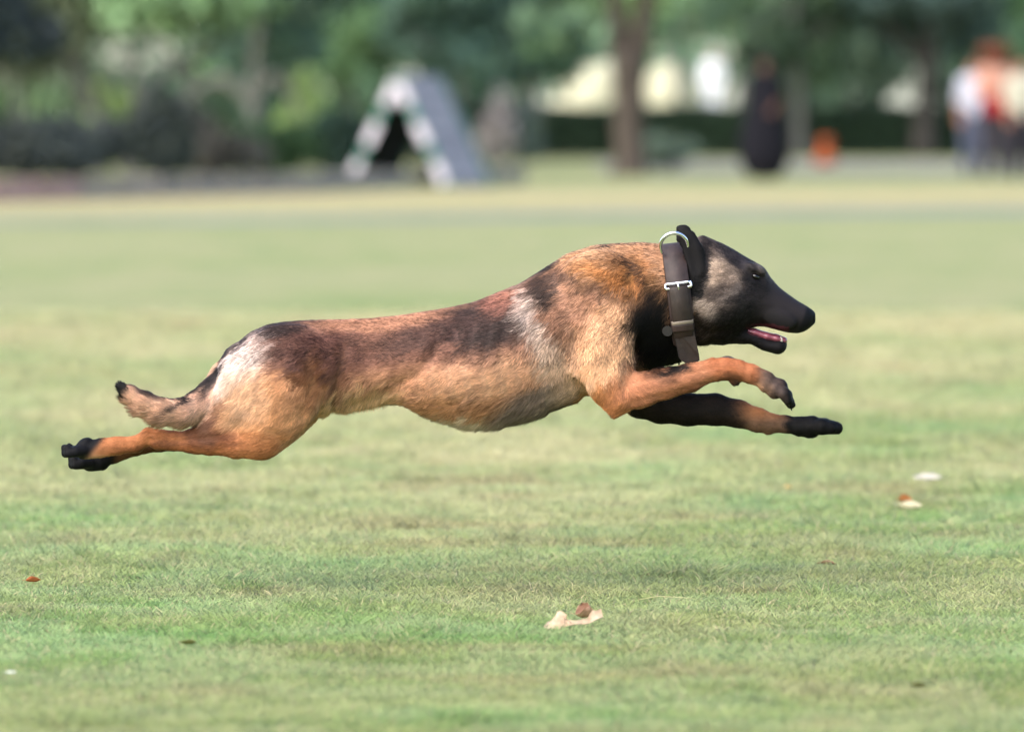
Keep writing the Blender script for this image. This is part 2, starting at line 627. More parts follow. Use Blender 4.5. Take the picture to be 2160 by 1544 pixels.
# ------------------------------------------------------------------ fallen leaves
def leaf_mesh(name, L, W, bend, roll, seed, fold=0.0, ragged=.12, tipcurl=0.0):
    r = np.random.default_rng(seed)
    nu, nv = 17, 9
    u = np.linspace(0, 1, nu)[:, None]; v = np.linspace(-1, 1, nv)[None, :]
    prof = np.sin(np.pi * np.clip(u, .02, .98)) ** .7 * (1 - .25 * u)
    edge = 1 + ragged * (r.random((nu, 1)) - .5) * np.abs(v)
    yy = v * W / 2 * prof * edge
    a = (u - .5) * bend
    xx = np.where(abs(bend) > 1e-3, L / max(abs(bend), 1e-3) * np.sin(a), L * (u - .5)) * np.ones_like(v)
    zz = np.where(abs(bend) > 1e-3, L / max(abs(bend), 1e-3) * (1 - np.cos(a)), 0) * np.ones_like(v)
    rr = roll * v * prof
    zz = zz + np.abs(yy) * np.sin(np.abs(rr)) * 1.2 + fold * np.abs(v) * prof * W / 2
    yy = yy * np.cos(rr)
    zz = zz + (r.random((nu, nv)) - .5) * L * .025 + tipcurl * np.clip(u - .7, 0, 1) ** 2 * L * 6
    top = np.stack([xx, yy, zz], -1).reshape(-1, 3)
    bot = top - [0, 0, .0007]
    idx = np.arange(nu * nv).reshape(nu, nv)
    q = np.stack([idx[:-1, :-1], idx[1:, :-1], idx[1:, 1:], idx[:-1, 1:]], -1).reshape(-1, 4)
    m = nu * nv
    ring = np.concatenate([idx[:, 0], idx[-1, 1:], idx[-2::-1, -1], idx[0, -2:0:-1]])
    rn = np.roll(ring, -1)
    side = np.stack([ring, ring + m, rn + m, rn], 1)
    V = np.concatenate([top, bot])
    V[:, 2] -= V[:, 2].min()
    # stalk
    tv, tq, tt = tube([(xx[0, 4], 0, zz[0, 4] - top[:, 2].min()), (xx[0, 4] - L * .12, L * .02, zz[0, 4] - top[:, 2].min() + L * .03), (xx[0, 4] - L * .26, L * .05, zz[0, 4] - top[:, 2].min() + L * .05)], [L * .014, L * .012, L * .009], 5)
    return mesh_np(name, *join_parts([(V, np.concatenate([q, q[:, ::-1] + m, side]), None), (tv, tq, tt)]))

def leaf(px, py, L, W, rz, c1, c2, label, bend=1.2, roll=.8, seed=1, fold=0.0, z=.012, tilt=(0, 0), tipcurl=0.0):
    x, y, _ = ground_at(px, py)
    o = link('fallen_leaf', leaf_mesh('fallen_leaf', L, W, bend, roll, seed, fold, tipcurl=tipcurl), noise_mat('leaf_%d' % seed, c1, c2, 60, .7, .25, stretch=(1, 3, 1)))
    o.location = (x, y, z)
    o.rotation_euler = (tilt[0], tilt[1], rz)
    tag(o, label, 'leaf', 'leaves scattered on the lawn')
    return o
def scrap_leaf():
    import bmesh
    x0, y0, _ = ground_at(1212, 1337)
    sc = depth_of(1337) / FPX
    out = [(1148, 1336), (1148, 1329), (1154, 1321), (1169, 1320), (1175, 1305), (1181, 1300), (1197, 1308), (1191, 1313), (1193, 1318), (1202, 1318), (1222, 1318),
           (1240, 1314), (1251, 1298), (1269, 1295), (1273, 1309), (1258, 1316), (1243, 1323), (1230, 1327), (1212, 1326), (1193, 1331), (1183, 1336)]
    bm = bmesh.new()
    bm.faces.new([bm.verts.new(((a - 1212) * sc, 0, (1337 - b) * sc)) for a, b in out])
    bmesh.ops.triangulate(bm, faces=bm.faces[:])
    bmesh.ops.subdivide_edges(bm, edges=bm.edges[:], cuts=2, use_grid_fill=True)
    V = np.array([v.co[:] for v in bm.verts]); F = [[v.index for v in f.verts] for f in bm.faces]
    bm.verts.index_update()
    F = [[v.index for v in f.verts] for f in bm.faces]
    bm.free()
    h = V[:, 2].copy()
    nz = vnoise(V + 3, .012, 9) - .5
    V[:, 1] = h * .75 - .010 * np.sin(np.clip((V[:, 0] + .05) / .1, 0, 1) * np.pi) + nz * .010
    V[:, 2] = h + nz * .004
    m = len(V)
    B = V + [0, .0012, -.0008]
    tri = [f for f in F if len(f) == 3]; quad = [f for f in F if len(f) == 4]
    T = np.array(tri).reshape(-1, 3); Q4 = np.array(quad).reshape(-1, 4)
    me = mesh_np('fallen_leaf', np.concatenate([V, B]), np.concatenate([Q4, Q4[:, ::-1] + m]) if len(Q4) else None, np.concatenate([T, T[:, ::-1] + m]))
    o = link('fallen_leaf', me, noise_mat('leaf_scrap', (150, 124, 98), (190, 170, 146), 55, .75, .2, bump=.3))
    o.location = (x0, y0, .006)
    tag(o, 'large crumpled cream leaf with two upturned ends lying in the near grass', 'leaf', 'leaves scattered on the lawn')
scrap_leaf()
leaf(1232, 1320, .04, .034, .5, (170, 128, 100), (192, 152, 126), 'small pinkish tan crumpled leaf just behind the large crumpled cream leaf', 1.6, 1.2, 2, .7, .012, (.5, 0))
leaf(1922, 1088, .058, .030, -.45, (180, 170, 138), (200, 192, 164), 'boat-shaped pale leaf with a stalk holding a brown leaf', 1.3, 1.2, 3, .3, .013, (.15, 0))
leaf(1912, 1082, .036, .024, -.6, (132, 82, 44), (166, 112, 66), 'rusty brown curled leaf resting in the boat-shaped pale leaf', 1.0, 1.3, 4, .6, .022, (.5, 0))
leaf(1957, 1026, .068, .032, .05, (160, 153, 142), (178, 172, 162), 'flat creamy white leaf beyond the boat-shaped leaf', -.7, .5, 5, .1, .016, (.5, 0))
leaf(394, 1380, .030, .016, -.3, (58, 62, 26), (84, 86, 40), 'dark olive green leaf lying alone in the near grass', -1.2, .8, 6, .2, .014)
leaf(68, 1243, .030, .018, .5, (140, 76, 40), (172, 100, 58), 'small rust red leaf lying in the grass', .9, 1.0, 7, .3, .012)
leaf(20, 1447, .016, .010, 0, (238, 236, 230), (250, 248, 244), 'tiny white petal-like leaf in the near grass', .4, .3, 8, .1, .018)
leaf(1664, 1041, .020, .014, .3, (214, 176, 110), (232, 200, 140), 'small golden yellow leaf on the lawn below the front paw', .8, .8, 9, .2, .012)
leaf(1744, 1200, .040, .022, -.25, (112, 84, 62), (142, 110, 84), 'dull grey-brown withered leaf sunk into the grass', -.6, .7, 10, .2, .006)
leaf(2056, 814, .028, .020, .1, (196, 184, 150), (210, 200, 172), 'small cream leaf far out on the dry part of the lawn', .6, .5, 11, .2, .02)
leaf(1776, 768, .026, .020, .4, (206, 172, 128), (218, 190, 150), 'pale apricot leaf far out on the dry part of the lawn', .6, .5, 12, .2, .02)
leaf(1940, 1466, .030, .014, .4, (72, 74, 34), (98, 96, 48), 'dark mossy leaf at the edge of the near blurred grass', -.8, .8, 13, .2, .010)
tv, tq, tt = tube([(-.045, 0, .0), (-.01, .004, .006), (.03, 0, .004), (.055, -.006, .002)], [.0004, .0006, .0005, .0003], 6)
o = link('straw_stalk', mesh_np('straw_stalk', tv, tq, tt), noise_mat('straw', (166, 156, 112), (182, 172, 130), 50, .6, .3))
o.location = ground_at(1402, 1291)[:2] + (.02,)
tag(o, 'single thin straw stalk lying on the grass beside the large crumpled leaf', 'straw')

# ------------------------------------------------------------------ trees, shrubs, hedge
LEAFM = attr_mat('foliage', rough=.55, spec=.25)
BARKS = {}
def bark(key, c1, c2):
    if key not in BARKS:
        BARKS[key] = noise_mat('bark_' + key, c1, c2, 9, .9, .15, bump=.8, stretch=(1, 1, .25))
    return BARKS[key]

def leaf_cloud(blobs, n, size, tone, rng, hollow=.45):
    """leaf-sized faces spread through ellipsoids (cx,cy,cz,rx,ry,rz)"""
    B = np.array(blobs, float)
    vol = (B[:, 3] * B[:, 4] * B[:, 5]) ** .8
    k = rng.choice(len(B), n, p=vol / vol.sum())
    v = rng.normal(size=(n, 3)); v /= np.linalg.norm(v, axis=1, keepdims=True)
    rad = (hollow + (1 - hollow) * rng.random(n)) ** .8 * (1 + .12 * rng.normal(size=n))
    C = B[k, :3] + v * rad[:, None] * B[k, 3:6]
    ax = rng.normal(size=(n, 3)); ax[:, 2] -= .5; ax /= np.linalg.norm(ax, axis=1, keepdims=True)
    nr = v * .5 + rng.normal(size=(n, 3)) * .6 + [0, 0, .5]
    sd = np.cross(ax, nr); sd /= np.linalg.norm(sd, axis=1, keepdims=True) + 1e-9
    s = size * (.6 + .8 * rng.random(n))[:, None]
    V = np.stack([C - ax * s, C + sd * s * .42 + ax * s * .1, C + ax * s, C - sd * s * .42 + ax * s * .1], 1).reshape(-1, 3)
    Q = np.arange(4 * n).reshape(n, 4)
    t = np.array(tone, float) * .9 + np.array([17., 16, 22])  # blue-grey lift puts distant haze into the leaf colour
    # each spray of leaves has its own green
    sp = vnoise(C + 50, .9, int(rng.integers(1000)))
    col = t[None, :] * (.72 + .5 * sp)[:, None] * (.82 + .36 * rng.random(n))[:, None]
    col = col + (rng.random(n) < .12)[:, None] * np.array([18., 16, 0])
    col = np.repeat(lin(np.clip(col, 6, 245)), 4, axis=0)
    keep = (V.reshape(n, 4, 3)[:, :, 2].min(1) > .02)
    kk = np.repeat(keep, 4)
    V, col = V[kk], col[kk]
    return V, np.arange(len(V)).reshape(-1, 4), col

def tree(name, px, d, label, trunk, crown, tone, n=6000, size=.13, barkkey=('grey', (92, 88, 82), (128, 122, 114)), seed=0, group='trees along the edge of the field', base=None):
    """trunk: list of limbs, each [(x,z,r) ...] in metres from the foot; crown: blobs (x,y,z,rx,ry,rz)"""
    rng = np.random.default_rng(100 + seed)
    z0 = float(ground_z(d)) if base is None else base
    root = empty(name, (gx(px, d), d - DIST, z0), label, 'tree' if 'tree' in name else 'shrub', group)
    parts = []
    for li, limb in enumerate(trunk):
        L = np.array([(p[0], (p[3] if len(p) > 3 else 0.0), p[1]) for p in limb], float)
        R = np.array([p[2] for p in limb], float)
        t = np.linspace(0, 1, len(L)); tt = np.linspace(0, 1, 4 * len(L))
        Ls = np.stack([np.interp(tt, t, L[:, j]) for j in range(3)], 1)
        for _ in range(3):
            Ls[1:-1] = (Ls[:-2] + 2 * Ls[1:-1] + Ls[2:]) / 4
        Ls[1:-1] += rng.normal(0, .012, Ls[1:-1].shape)
        Rs = np.interp(tt, t, R)
        if li == 0:
            Rs[0] *= 1.35; Rs[1] *= 1.15
        parts.append(tube(Ls, Rs, 9))
    if parts:
        link('trunk', mesh_np('trunk', *join_parts(parts)), bark(*barkkey), root)
    V, Q, C = leaf_cloud(crown, n, size, tone, rng)
    me = mesh_np('crown', V, Q, smooth=False)
    set_col(me, C)
    link('crown', me, LEAFM, root)
    return root

def crown_blobs(seed, cx, cz, rx, rz, n=9, low=1.2):
    r = np.random.default_rng(seed)
    out = []
    for i in range(n):
        a = r.random() * 2 * np.pi
        q = .75 * math.sqrt(r.random())
        z = cz + rz * (r.random() * 1.7 - .85)
        s = .35 + .35 * r.random()
        out.append((cx + math.cos(a) * q * rx, math.sin(a) * q * rx, max(z, low + rz * s * .6), rx * s, rx * s, rz * s * .85))
    return out

def straight(h, r, lean=0.0, limbs=3, seed=0):
    g = np.random.default_rng(seed)
    out = [[(0, -.1, r), (lean * .3, h * .35, r * .8), (lean * .6, h * .65, r * .62), (lean, h, r * .3)]]
    for i in range(limbs):
        z = h * (.4 + .16 * i); s = 1 if i % 2 else -1
        out.append([(lean * .6 * z / h, z - .1, r * .45), (lean * .5 + s * .7, z + .6, r * .3, g.normal(0, .3)), (lean * .5 + s * (1.3 + .4 * g.random()), z + 1.2, r * .12, g.normal(0, .6))])
    return out

GREY = ('grey', (74, 73, 70), (104, 102, 98))
BROWN = ('brown', (62, 55, 49), (92, 82, 74))
DARK = ('dark', (44, 42, 40), (66, 62, 58))
BRIGHT, MID, TEAL, DEEP, OLIVE, NAVY = (128, 164, 96), (96, 128, 84), (82, 114, 92), (58, 84, 52), (92, 104, 72), (30, 44, 42)

# the forked tree in the middle
tree('forked_tree', 1328, 83, 'large brown forked tree standing between the ramp obstacle and the black-dressed person',
     [[(0, -.1, .27), (0, .6, .23), (.0, 1.5, .25), (-.02, 1.75, .26)], [(-.08, 1.6, .17), (-.2, 2.4, .14), (-.36, 3.6, .12), (-.8, 5.6, .06)], [(.08, 1.6, .17), (.24, 2.4, .15), (.34, 3.6, .13), (.9, 5.8, .06)],
      [(-.36, 3.5, .08), (-1.2, 4.3, .06), (-2.0, 4.6, .03)], [(.34, 3.5, .08), (1.3, 4.2, .06), (2.1, 4.4, .03)]],
     crown_blobs(3, 0, 5.6, 3.0, 2.2, 14, 3.2) + [(-1.35, .6, 2.15, .55, .5, .45), (1.15, .6, 2.3, .6, .5, .4), (.5, .8, 2.25, .35, .4, .3), (-.7, .8, 2.35, .4, .4, .35)], MID, 9500, .14, BROWN, 1)
# left side: bent grey trunks
tree('bent_tree', 200, 84, 'grey tree with a trunk curving left above the stone border',
     [[(.05, -.1, .15), (.14, .5, .13), (.02, 1.0, .12), (-.3, 1.6, .1), (-.7, 2.6, .08), (-.9, 4.0, .05)], [(-.3, 1.6, .07), (.2, 2.4, .05), (.6, 3.4, .03)]],
     crown_blobs(5, -.8, 3.6, 1.9, 1.5, 10, 1.6), OLIVE, 6500, .12, GREY, 2)
tree('bent_tree', 272, 82, 'slim pale grey tree whose trunk arches to the right over a dark bush',
     [[(0, -.1, .12), (.0, .5, .1), (.12, 1.0, .095), (.45, 1.5, .085), (1.0, 1.75, .07), (1.8, 2.3, .05), (2.3, 3.4, .03)], [(.12, 1.0, .06), (.1, 1.8, .05), (.3, 3.0, .03)]],
     crown_blobs(6, .9, 3.9, 2.0, 1.5, 10, 2.0), (112, 146, 92), 6500, .12, GREY, 3)
tree('arching_tree', 545, 88, 'low tree with pale arching limbs beside the left foot of the ramp obstacle',
     [[(.0, -.1, .13), (-.05, .7, .12), (-.1, 1.15, .11)], [(-.1, 1.1, .1), (-.5, 1.5, .11), (-.9, 1.35, .06), (-1.2, 1.0, .03)], [(-.1, 1.1, .1), (.2, 1.55, .11), (.5, 1.3, .07), (.66, .8, .03)], [(-.1, 1.15, .09), (.0, 2.2, .07), (.2, 3.6, .04)]],
     crown_blobs(7, .2, 3.4, 1.7, 1.3, 9, 1.7), TEAL, 6500, .12, ('pale', (104, 104, 98), (130, 130, 122)), 4)
tree('evergreen_tree', -70, 74, 'very dark evergreen tree reaching in above the pink end of the stone border',
     straight(5, .18, .2, 2, 4), [(.5, 0, 1.95, .85, .7, .36), (.0, 0, 2.6, 1.0, .9, .8), (-.2, 0, 3.6, .9, .9, .8), (.8, 0, 1.9, .5, .4, .22), (-.7, 0, 1.8, .9, .8, .6)], NAVY, 9000, .09, DARK, 5)
# background row
row = [
    ('leafy_tree', 40, 104, 'mid green leafy tree behind the dark bush at the left end', OLIVE, 3.4, 2.0, 1.5, GREY),
    ('leafy_tree', 395, 112, 'bright light green tree rising behind the arched grey trunk', BRIGHT, 3.2, 2.1, 1.6, GREY),
    ('leafy_tree', 620, 108, 'dusky blue-green tree behind the low arching tree', TEAL, 3.2, 1.7, 1.5, GREY),
    ('leafy_tree', 740, 118, 'light green tree rising behind the top of the ramp obstacle', (122, 160, 100), 3.0, 1.7, 1.6, GREY),
    ('leafy_tree', 960, 112, 'blue-green tree behind the grey side of the ramp obstacle', TEAL, 3.1, 1.9, 1.6, GREY),
    ('leafy_tree', 1130, 115, 'dark green tree with slender grey stem left of the forked tree', (74, 106, 72), 3.3, 1.8, 1.5, GREY),
    ('leafy_tree', 1430, 132, 'fresh green tree just right of the forked trunk', BRIGHT, 3.5, 1.9, 1.5, GREY),
    ('leafy_tree', 1562, 130, 'grey-stemmed tree standing behind the black-dressed person', MID, 3.6, 1.8, 1.5, GREY),
    ('leafy_tree', 1690, 119, 'deep green tree with grey stem above the hedge', DEEP, 2.9, 1.15, 1.4, GREY),
    ('leafy_tree', 1800, 124, 'dull green tree between the deep green tree and the black trunk', (84, 112, 84), 3.3, 1.7, 1.5, GREY),
    ('leafy_tree', 1948, 119, 'tree with a thick near-black trunk rising from the hedge', (64, 88, 76), 3.8, 1.9, 1.4, DARK),
    ('leafy_tree', 2110, 126, 'light green tree behind the people at the hedge end', (118, 158, 104), 3.6, 2.0, 1.6, GREY),
]
for i, (nm, px, d, lab, tone, cz, rx, rz, bk) in enumerate(row):
    fat = .26 if bk is DARK else .10 + .015 * (i % 3)
    tree(nm, px, d, lab, straight(cz + 1.2, fat, .25 * math.sin(i * 2.1), 3, i), crown_blobs(20 + i, 0, cz, rx, rz, 11, 1.0 if i not in (6, 7, 10) else 2.3), tone, 7500, .13, bk, 10 + i)
# shrubs
def shrub(px, d, label, rx, h, tone, seed, n=5000, size=.07):
    r = np.random.default_rng(seed)
    bl = [(r.normal(0, rx * .45), r.normal(0, rx * .3), h * (.25 + .5 * r.random()), rx * (.4 + .25 * r.random()), rx * .5, h * (.24 + .16 * r.random())) for _ in range(9)]
    stems = [[(0, -.05, .03), (.2 * s, h * .3, .025), (.4 * s * rx, h * .7, .012)] for s in (-1, 0, 1)]
    tree('round_shrub', px, d, label, stems, bl, tone, n, size, DARK, seed, 'shrubs along the edge of the field')
shrub(60, 77, 'broad dark bush behind the pink end of the stone border', 1.0, .95, (54, 62, 54), 61)
shrub(165, 79, 'dark bush beside the left-curving grey trunk', .7, .85, (54, 62, 54), 62)
shrub(350, 80, 'tall dark rounded bush under the arched grey trunk', .45, 1.35, (56, 66, 56), 63)
shrub(255, 92, 'light green low shrub seen between the two bent trunks', .6, 1.3, (122, 150, 74), 64)
shrub(455, 82, 'dark reddish-green shrub under the pale arching limbs', .5, 1.0, (84, 82, 70), 65)
shrub(560, 84, 'low mid green shrub under the pale arching limbs', .7, .8, (74, 108, 60), 66)
shrub(655, 104, 'yellow-green shrub left of the ramp obstacle', .5, 1.75, (132, 160, 86), 67)
shrub(690, 84, 'deep green low shrub touching the left foot of the ramp obstacle', .5, .95, (52, 80, 58), 68)
shrub(880, 96, 'dark shrub seen through the ramp obstacle', .6, 1.1, (50, 68, 50), 69)
shrub(1045, 98, 'grey-pink twiggy shrub right of the ramp obstacle', .35, 1.5, (136, 130, 122), 70, 1800)
shrub(1095, 104, 'dark green shrub at the left end of the hedge', .5, 1.15, (48, 66, 54), 71)
shrub(1410, 92, 'grey-green low shrub at the foot of the forked tree', .42, .55, (92, 112, 88), 72)

for i, (px, d, rx, h, tone, lab) in enumerate((
        (-40, 112, 1.0, 1.9, (92, 120, 74), 'fresh green shrub behind the broad dark bush'),
        (150, 116, 1.0, 2.1, (86, 104, 72), 'olive shrub filling the gap behind the left-curving trunk'),
        (330, 122, 1.0, 2.1, (76, 102, 70), 'mid green shrub behind the tall rounded bush'),
        (470, 124, 1.0, 2.3, (84, 116, 78), 'leafy shrub behind the dark reddish-green shrub'),
        (610, 122, .9, 2.1, (62, 92, 72), 'blue-green shrub behind the low mid green shrub'),
        (760, 124, 1.0, 2.2, (84, 122, 78), 'green shrub seen past the left slope of the ramp obstacle'),
        (900, 120, 1.0, 1.8, (64, 88, 66), 'dark shrub rising behind the ramp obstacle'),
        (1030, 122, .9, 2.0, (66, 90, 72), 'dusky shrub right behind the grey-pink twigs'),
        (1650, 129, .8, 2.0, (60, 88, 58), 'deep green shrub on the bank behind the black-dressed person'),
        (1770, 128, 1.0, 2.0, (66, 92, 66), 'deep green shrub on the bank above the sitting dog'),
        (2060, 129, 1.0, 2.1, (76, 104, 80), 'mid green shrub on the bank behind the people'))):
    shrub(px, d, lab, rx, h, tone, 80 + i, 6000, .09)

# clipped hedge on the right
def hedge():
    d = 121.0
    x0, x1 = gx(1140, d), gx(2330, d)
    rng = np.random.default_rng(5)
    root = empty('clipped_hedge', ((x0 + x1) / 2, d - DIST, 0), 'long low clipped dark green hedge behind the people', 'hedge')
    n = 26000
    L = x1 - x0
    h, w = 1.02, .8
    u = rng.random(n); side = rng.random(n)
    x = (u - .5) * L
    top = side > .62
    y = np.where(top, (rng.random(n) - .5) * w, -w / 2 + rng.normal(0, .05, n))
    z = np.where(top, h + rng.normal(0, .04, n) + .04 * np.sin(x * 1.7), rng.random(n) * h)
    C = np.stack([x, y, z], 1)
    ax = rng.normal(size=(n, 3)); ax /= np.linalg.norm(ax, axis=1, keepdims=True)
    sd = np.cross(ax, rng.normal(size=(n, 3))); sd /= np.linalg.norm(sd, axis=1, keepdims=True)
    s = .055 * (.6 + .8 * rng.random(n))[:, None]
    V = np.stack([C - ax * s, C + sd * s * .5, C + ax * s, C - sd * s * .5], 1).reshape(-1, 3)
    col = np.array((48., 66, 48)) * (.7 + .6 * rng.random(n))[:, None]
    V[:, 2] = np.maximum(V[:, 2], .01)
    me = mesh_np('leaves', V, np.arange(4 * n).reshape(n, 4), smooth=False)
    set_col(me, np.repeat(lin(col), 4, axis=0))
    link('foliage', me, LEAFM, root)
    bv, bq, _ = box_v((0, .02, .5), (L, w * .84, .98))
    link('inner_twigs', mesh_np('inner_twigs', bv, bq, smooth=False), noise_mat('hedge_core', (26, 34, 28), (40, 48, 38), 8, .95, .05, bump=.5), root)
hedge()

# far wood behind everything: reads as one mass
def wood():
    rng = np.random.default_rng(77)
    bl = []
    for i in range(120):
        x = (rng.random() * 2 - 1) * 42
        d = 168 + 26 * rng.random()
        bl.append((x, d - DIST, 1.5 + 1.2 + 10 * rng.random() ** 1.3, 2.2 + 1.6 * rng.random(), 2.0, 1.8 + 1.4 * rng.random()))
    V, Q, C = leaf_cloud(bl, 60000, .34, (100, 132, 94), rng)
    me = mesh_np('far_wood', V, Q, smooth=False)
    set_col(me, C)
    tag(link('far_wood', me, LEAFM), 'far-off green wood closing the view behind the park', 'wood', kind='stuff')
wood()

# ------------------------------------------------------------------ stone border on the left
def border():
    pts = [(-14.0, 50.5), (-5.2, 57.2), (-2.6, 63.5), (-1.3, 69.5), (.2, 74.5)]
    P = np.array(pts)
    seg = np.linalg.norm(np.diff(P, axis=0), axis=1)
    cum = np.concatenate([[0], np.cumsum(seg)])
    root = empty('stone_border', (-5.2, 57.2 - DIST, 0), 'low pinkish grey stone border along the left edge of the field', 'border')
    m1 = noise_mat('border_stone', (112, 106, 102), (136, 130, 124), 2.5, .9, .2, bump=.4)
    m2 = noise_mat('border_stone_pink', (128, 106, 104), (148, 124, 122), 2.5, .9, .2, bump=.4)
    rng = np.random.default_rng(3)
    s = 0.0
    first = True
    while s < cum[-1] - .9:
        ln = .85 + .1 * rng.random()
        a = np.array([np.interp(s + .0, cum, P[:, 0]), np.interp(s, cum, P[:, 1])])
        b = np.array([np.interp(s + ln, cum, P[:, 0]), np.interp(s + ln, cum, P[:, 1])])
        c = (a + b) / 2
        ang = math.atan2(b[1] - a[1], b[0] - a[0])
        hh = .2 + .03 * rng.random()
        V, Q, _ = box_v((0, 0, 0), (ln - .025, .3, hh))
        V[:, 2] *= 1
        T = V.copy(); T[T[:, 2] > 0, :2] *= .93
        me = mesh_np('block', T, Q, smooth=False)
        o = link('block', me, m2 if c[0] < -4.6 and c[0] > -9 else m1, root)
        o.location = (c[0] + 5.2, c[1] - 57.2, hh / 2 - .01)
        o.rotation_euler = (rng.normal(0, .01), rng.normal(0, .01), ang + rng.normal(0, .02))
        s += ln
border()

# ------------------------------------------------------------------ cream dome tents beyond the hedge
def dome_tent(px0, px1, ptop, d, label, lean):
    z0 = float(ground_z(d))
    r = (gx(px1, d) - gx(px0, d)) / 2
    h = gz(ptop, d) - z0
    root = empty('dome_tent', (gx((px0 + px1) / 2, d), d - DIST, z0), label, 'tent', 'cream tents beyond the hedge')
    canvas = noise_mat('tent_canvas', (164, 160, 134), (186, 182, 156), 2.0, .9, .15)
    n, m = 28, 12
    V = []
    for k in range(m + 1):
        t = k / m * math.pi / 2
        for a in range(n):
            an = 2 * math.pi * a / n
            rib = 1 - .035 * abs(math.sin(an * 4))
            V.append((math.cos(an) * r * math.cos(t) ** .8 * rib + lean * math.sin(t) ** 2 * r, math.sin(an) * r * math.cos(t) ** .8 * rib, h * math.sin(t)))
    Q = [(k * n + a, k * n + (a + 1) % n, (k + 1) * n + (a + 1) % n, (k + 1) * n + a) for k in range(m) for a in range(n)]
    link('canopy', mesh_np('canopy', V, Q), canvas, root)
    pole = noise_mat('tent_pole', (96, 98, 92), (120, 122, 114), 6, .5, .4)
    for q in range(4):
        an = 2 * math.pi * (q + .5) / 4
        pts = [(math.cos(an) * r * math.cos(t) ** .8 * 1.01 + lean * math.sin(t) ** 2 * r, math.sin(an) * r * math.cos(t) ** .8 * 1.01, h * math.sin(t) + .01) for t in np.linspace(0, math.pi / 2, 12)]
        tv, tq, tt = tube(pts, [.02] * 12, 6)
        link('pole', mesh_np('pole', tv, tq, tt), pole, root)
dome_tent(1160, 1322, 132, 150, 'cream dome-shaped tent beyond the hedge, left of the forked trunk', .45)
dome_tent(1352, 1480, 134, 149, 'cream dome-shaped tent beyond the hedge, right of the forked trunk', -.15)

# ------------------------------------------------------------------ ramp obstacle (A shape)
def ramp():
    d = 70.0
    ox, oy = gx(884, d), d - DIST
    root = empty('agility_ramp', (ox, oy, 0), 'grey A-shaped dog agility ramp with white and green striped edges', 'dog ramp')
    a = np.array([.87, -.49, 0]); b = np.array([.49, .87, 0]); up = np.array([0, 0, 1.0])
    half, H, wid = .72, 1.35, 1.0
    grey = noise_mat('ramp_grey', (112, 112, 122), (134, 134, 142), 3, .75, .25)
    black = noise_mat('ramp_underside', (14, 18, 18), (26, 30, 30), 4, .8, .1)  # near-black backing colour holds the shadow under the ramp
    green = noise_mat('ramp_green', (10, 74, 60), (20, 96, 78), 4, .6, .3)
    white = noise_mat('ramp_white', (176, 170, 178), (194, 188, 194), 4, .6, .3)
    apex = up * H
    def slab(o, u, lu, v, lv, n, th):
        V = np.array([o + u * i * lu + v * j * lv + n * k * th for i in (0, 1) for j in (0, 1) for k in (0, 1)])
        Q = np.array([(0, 1, 3, 2), (4, 6, 7, 5), (0, 4, 5, 1), (2, 3, 7, 6), (0, 2, 6, 4), (1, 5, 7, 3)])
        return V, Q
    for s in (-1, 1):
        u = -apex + a * half * s
        ln = np.linalg.norm(u); u = u / ln
        n = np.cross(u, b) * s
        n = n if n[2] > 0 else -n
        o = apex - b * wid / 2 + u * .02
        V, Q = slab(o, u, ln - .03, b, wid, n, .025)
        link('ramp_board', mesh_np('ramp_board', V, Q, smooth=False), grey, root)
        V, Q = slab(o - n * .024, u, ln - .03, b, wid, n, .02)
        link('ramp_shade_backing', mesh_np('ramp_shade_backing', V, Q, smooth=False), black, root)
        for k in range(7):
            V, Q = slab(o + u * (.12 + k * .21) + n * .026 + b * .05, u, .03, b, wid - .1, n, .014)
            link('slat', mesh_np('slat', V, Q, smooth=False), grey, root)
        for e, off in ((-1, -.05), (1, wid + .012)):
            V, Q = slab(o + b * off - n * .05, u, ln, b, .038, n, .10)
            rail = link('edge_rail', mesh_np('edge_rail', V, Q, smooth=False), green, root)
            for (t0, t1) in ((.03, .24), (.39, .6), (.75, .96)) if e < 0 else ():
                ob = off - .008 if e < 0 else off + .042
                V, Q = slab(o + b * ob - n * .07 + u * ln * t0, u, ln * (t1 - t0), b, .006, n, .125)
                link('white_panel', mesh_np('white_panel', V, Q, smooth=False), white, rail)
    tv, tq, tt = tube([apex - b * wid / 2, apex + b * wid / 2], [.035, .035], 10)
    link('ridge_bar', mesh_np('ridge_bar', tv, tq, tt), grey, root)
    for s in (-1, 1):
        tv, tq, tt = tube([apex * .32 - a * half * .66 + b * wid * .42 * s, apex * .32 + a * half * .66 + b * wid * .42 * s], [.012, .012], 6)
        link('tie_bar', mesh_np('tie_bar', tv, tq, tt), black, root)
ramp()

# ------------------------------------------------------------------ people
def fabric(key, c):
    c = np.array(c, float)
    return noise_mat('cloth_' + key, tuple(c * .9), tuple(np.clip(c * 1.06, 0, 250)), 14, .9, .15)
SKIN = noise_mat('skin', (150, 104, 82), (168, 120, 96), 12, .55, .3)
SHOE = noise_mat('shoe', (34, 32, 32), (52, 48, 46), 12, .6, .3)

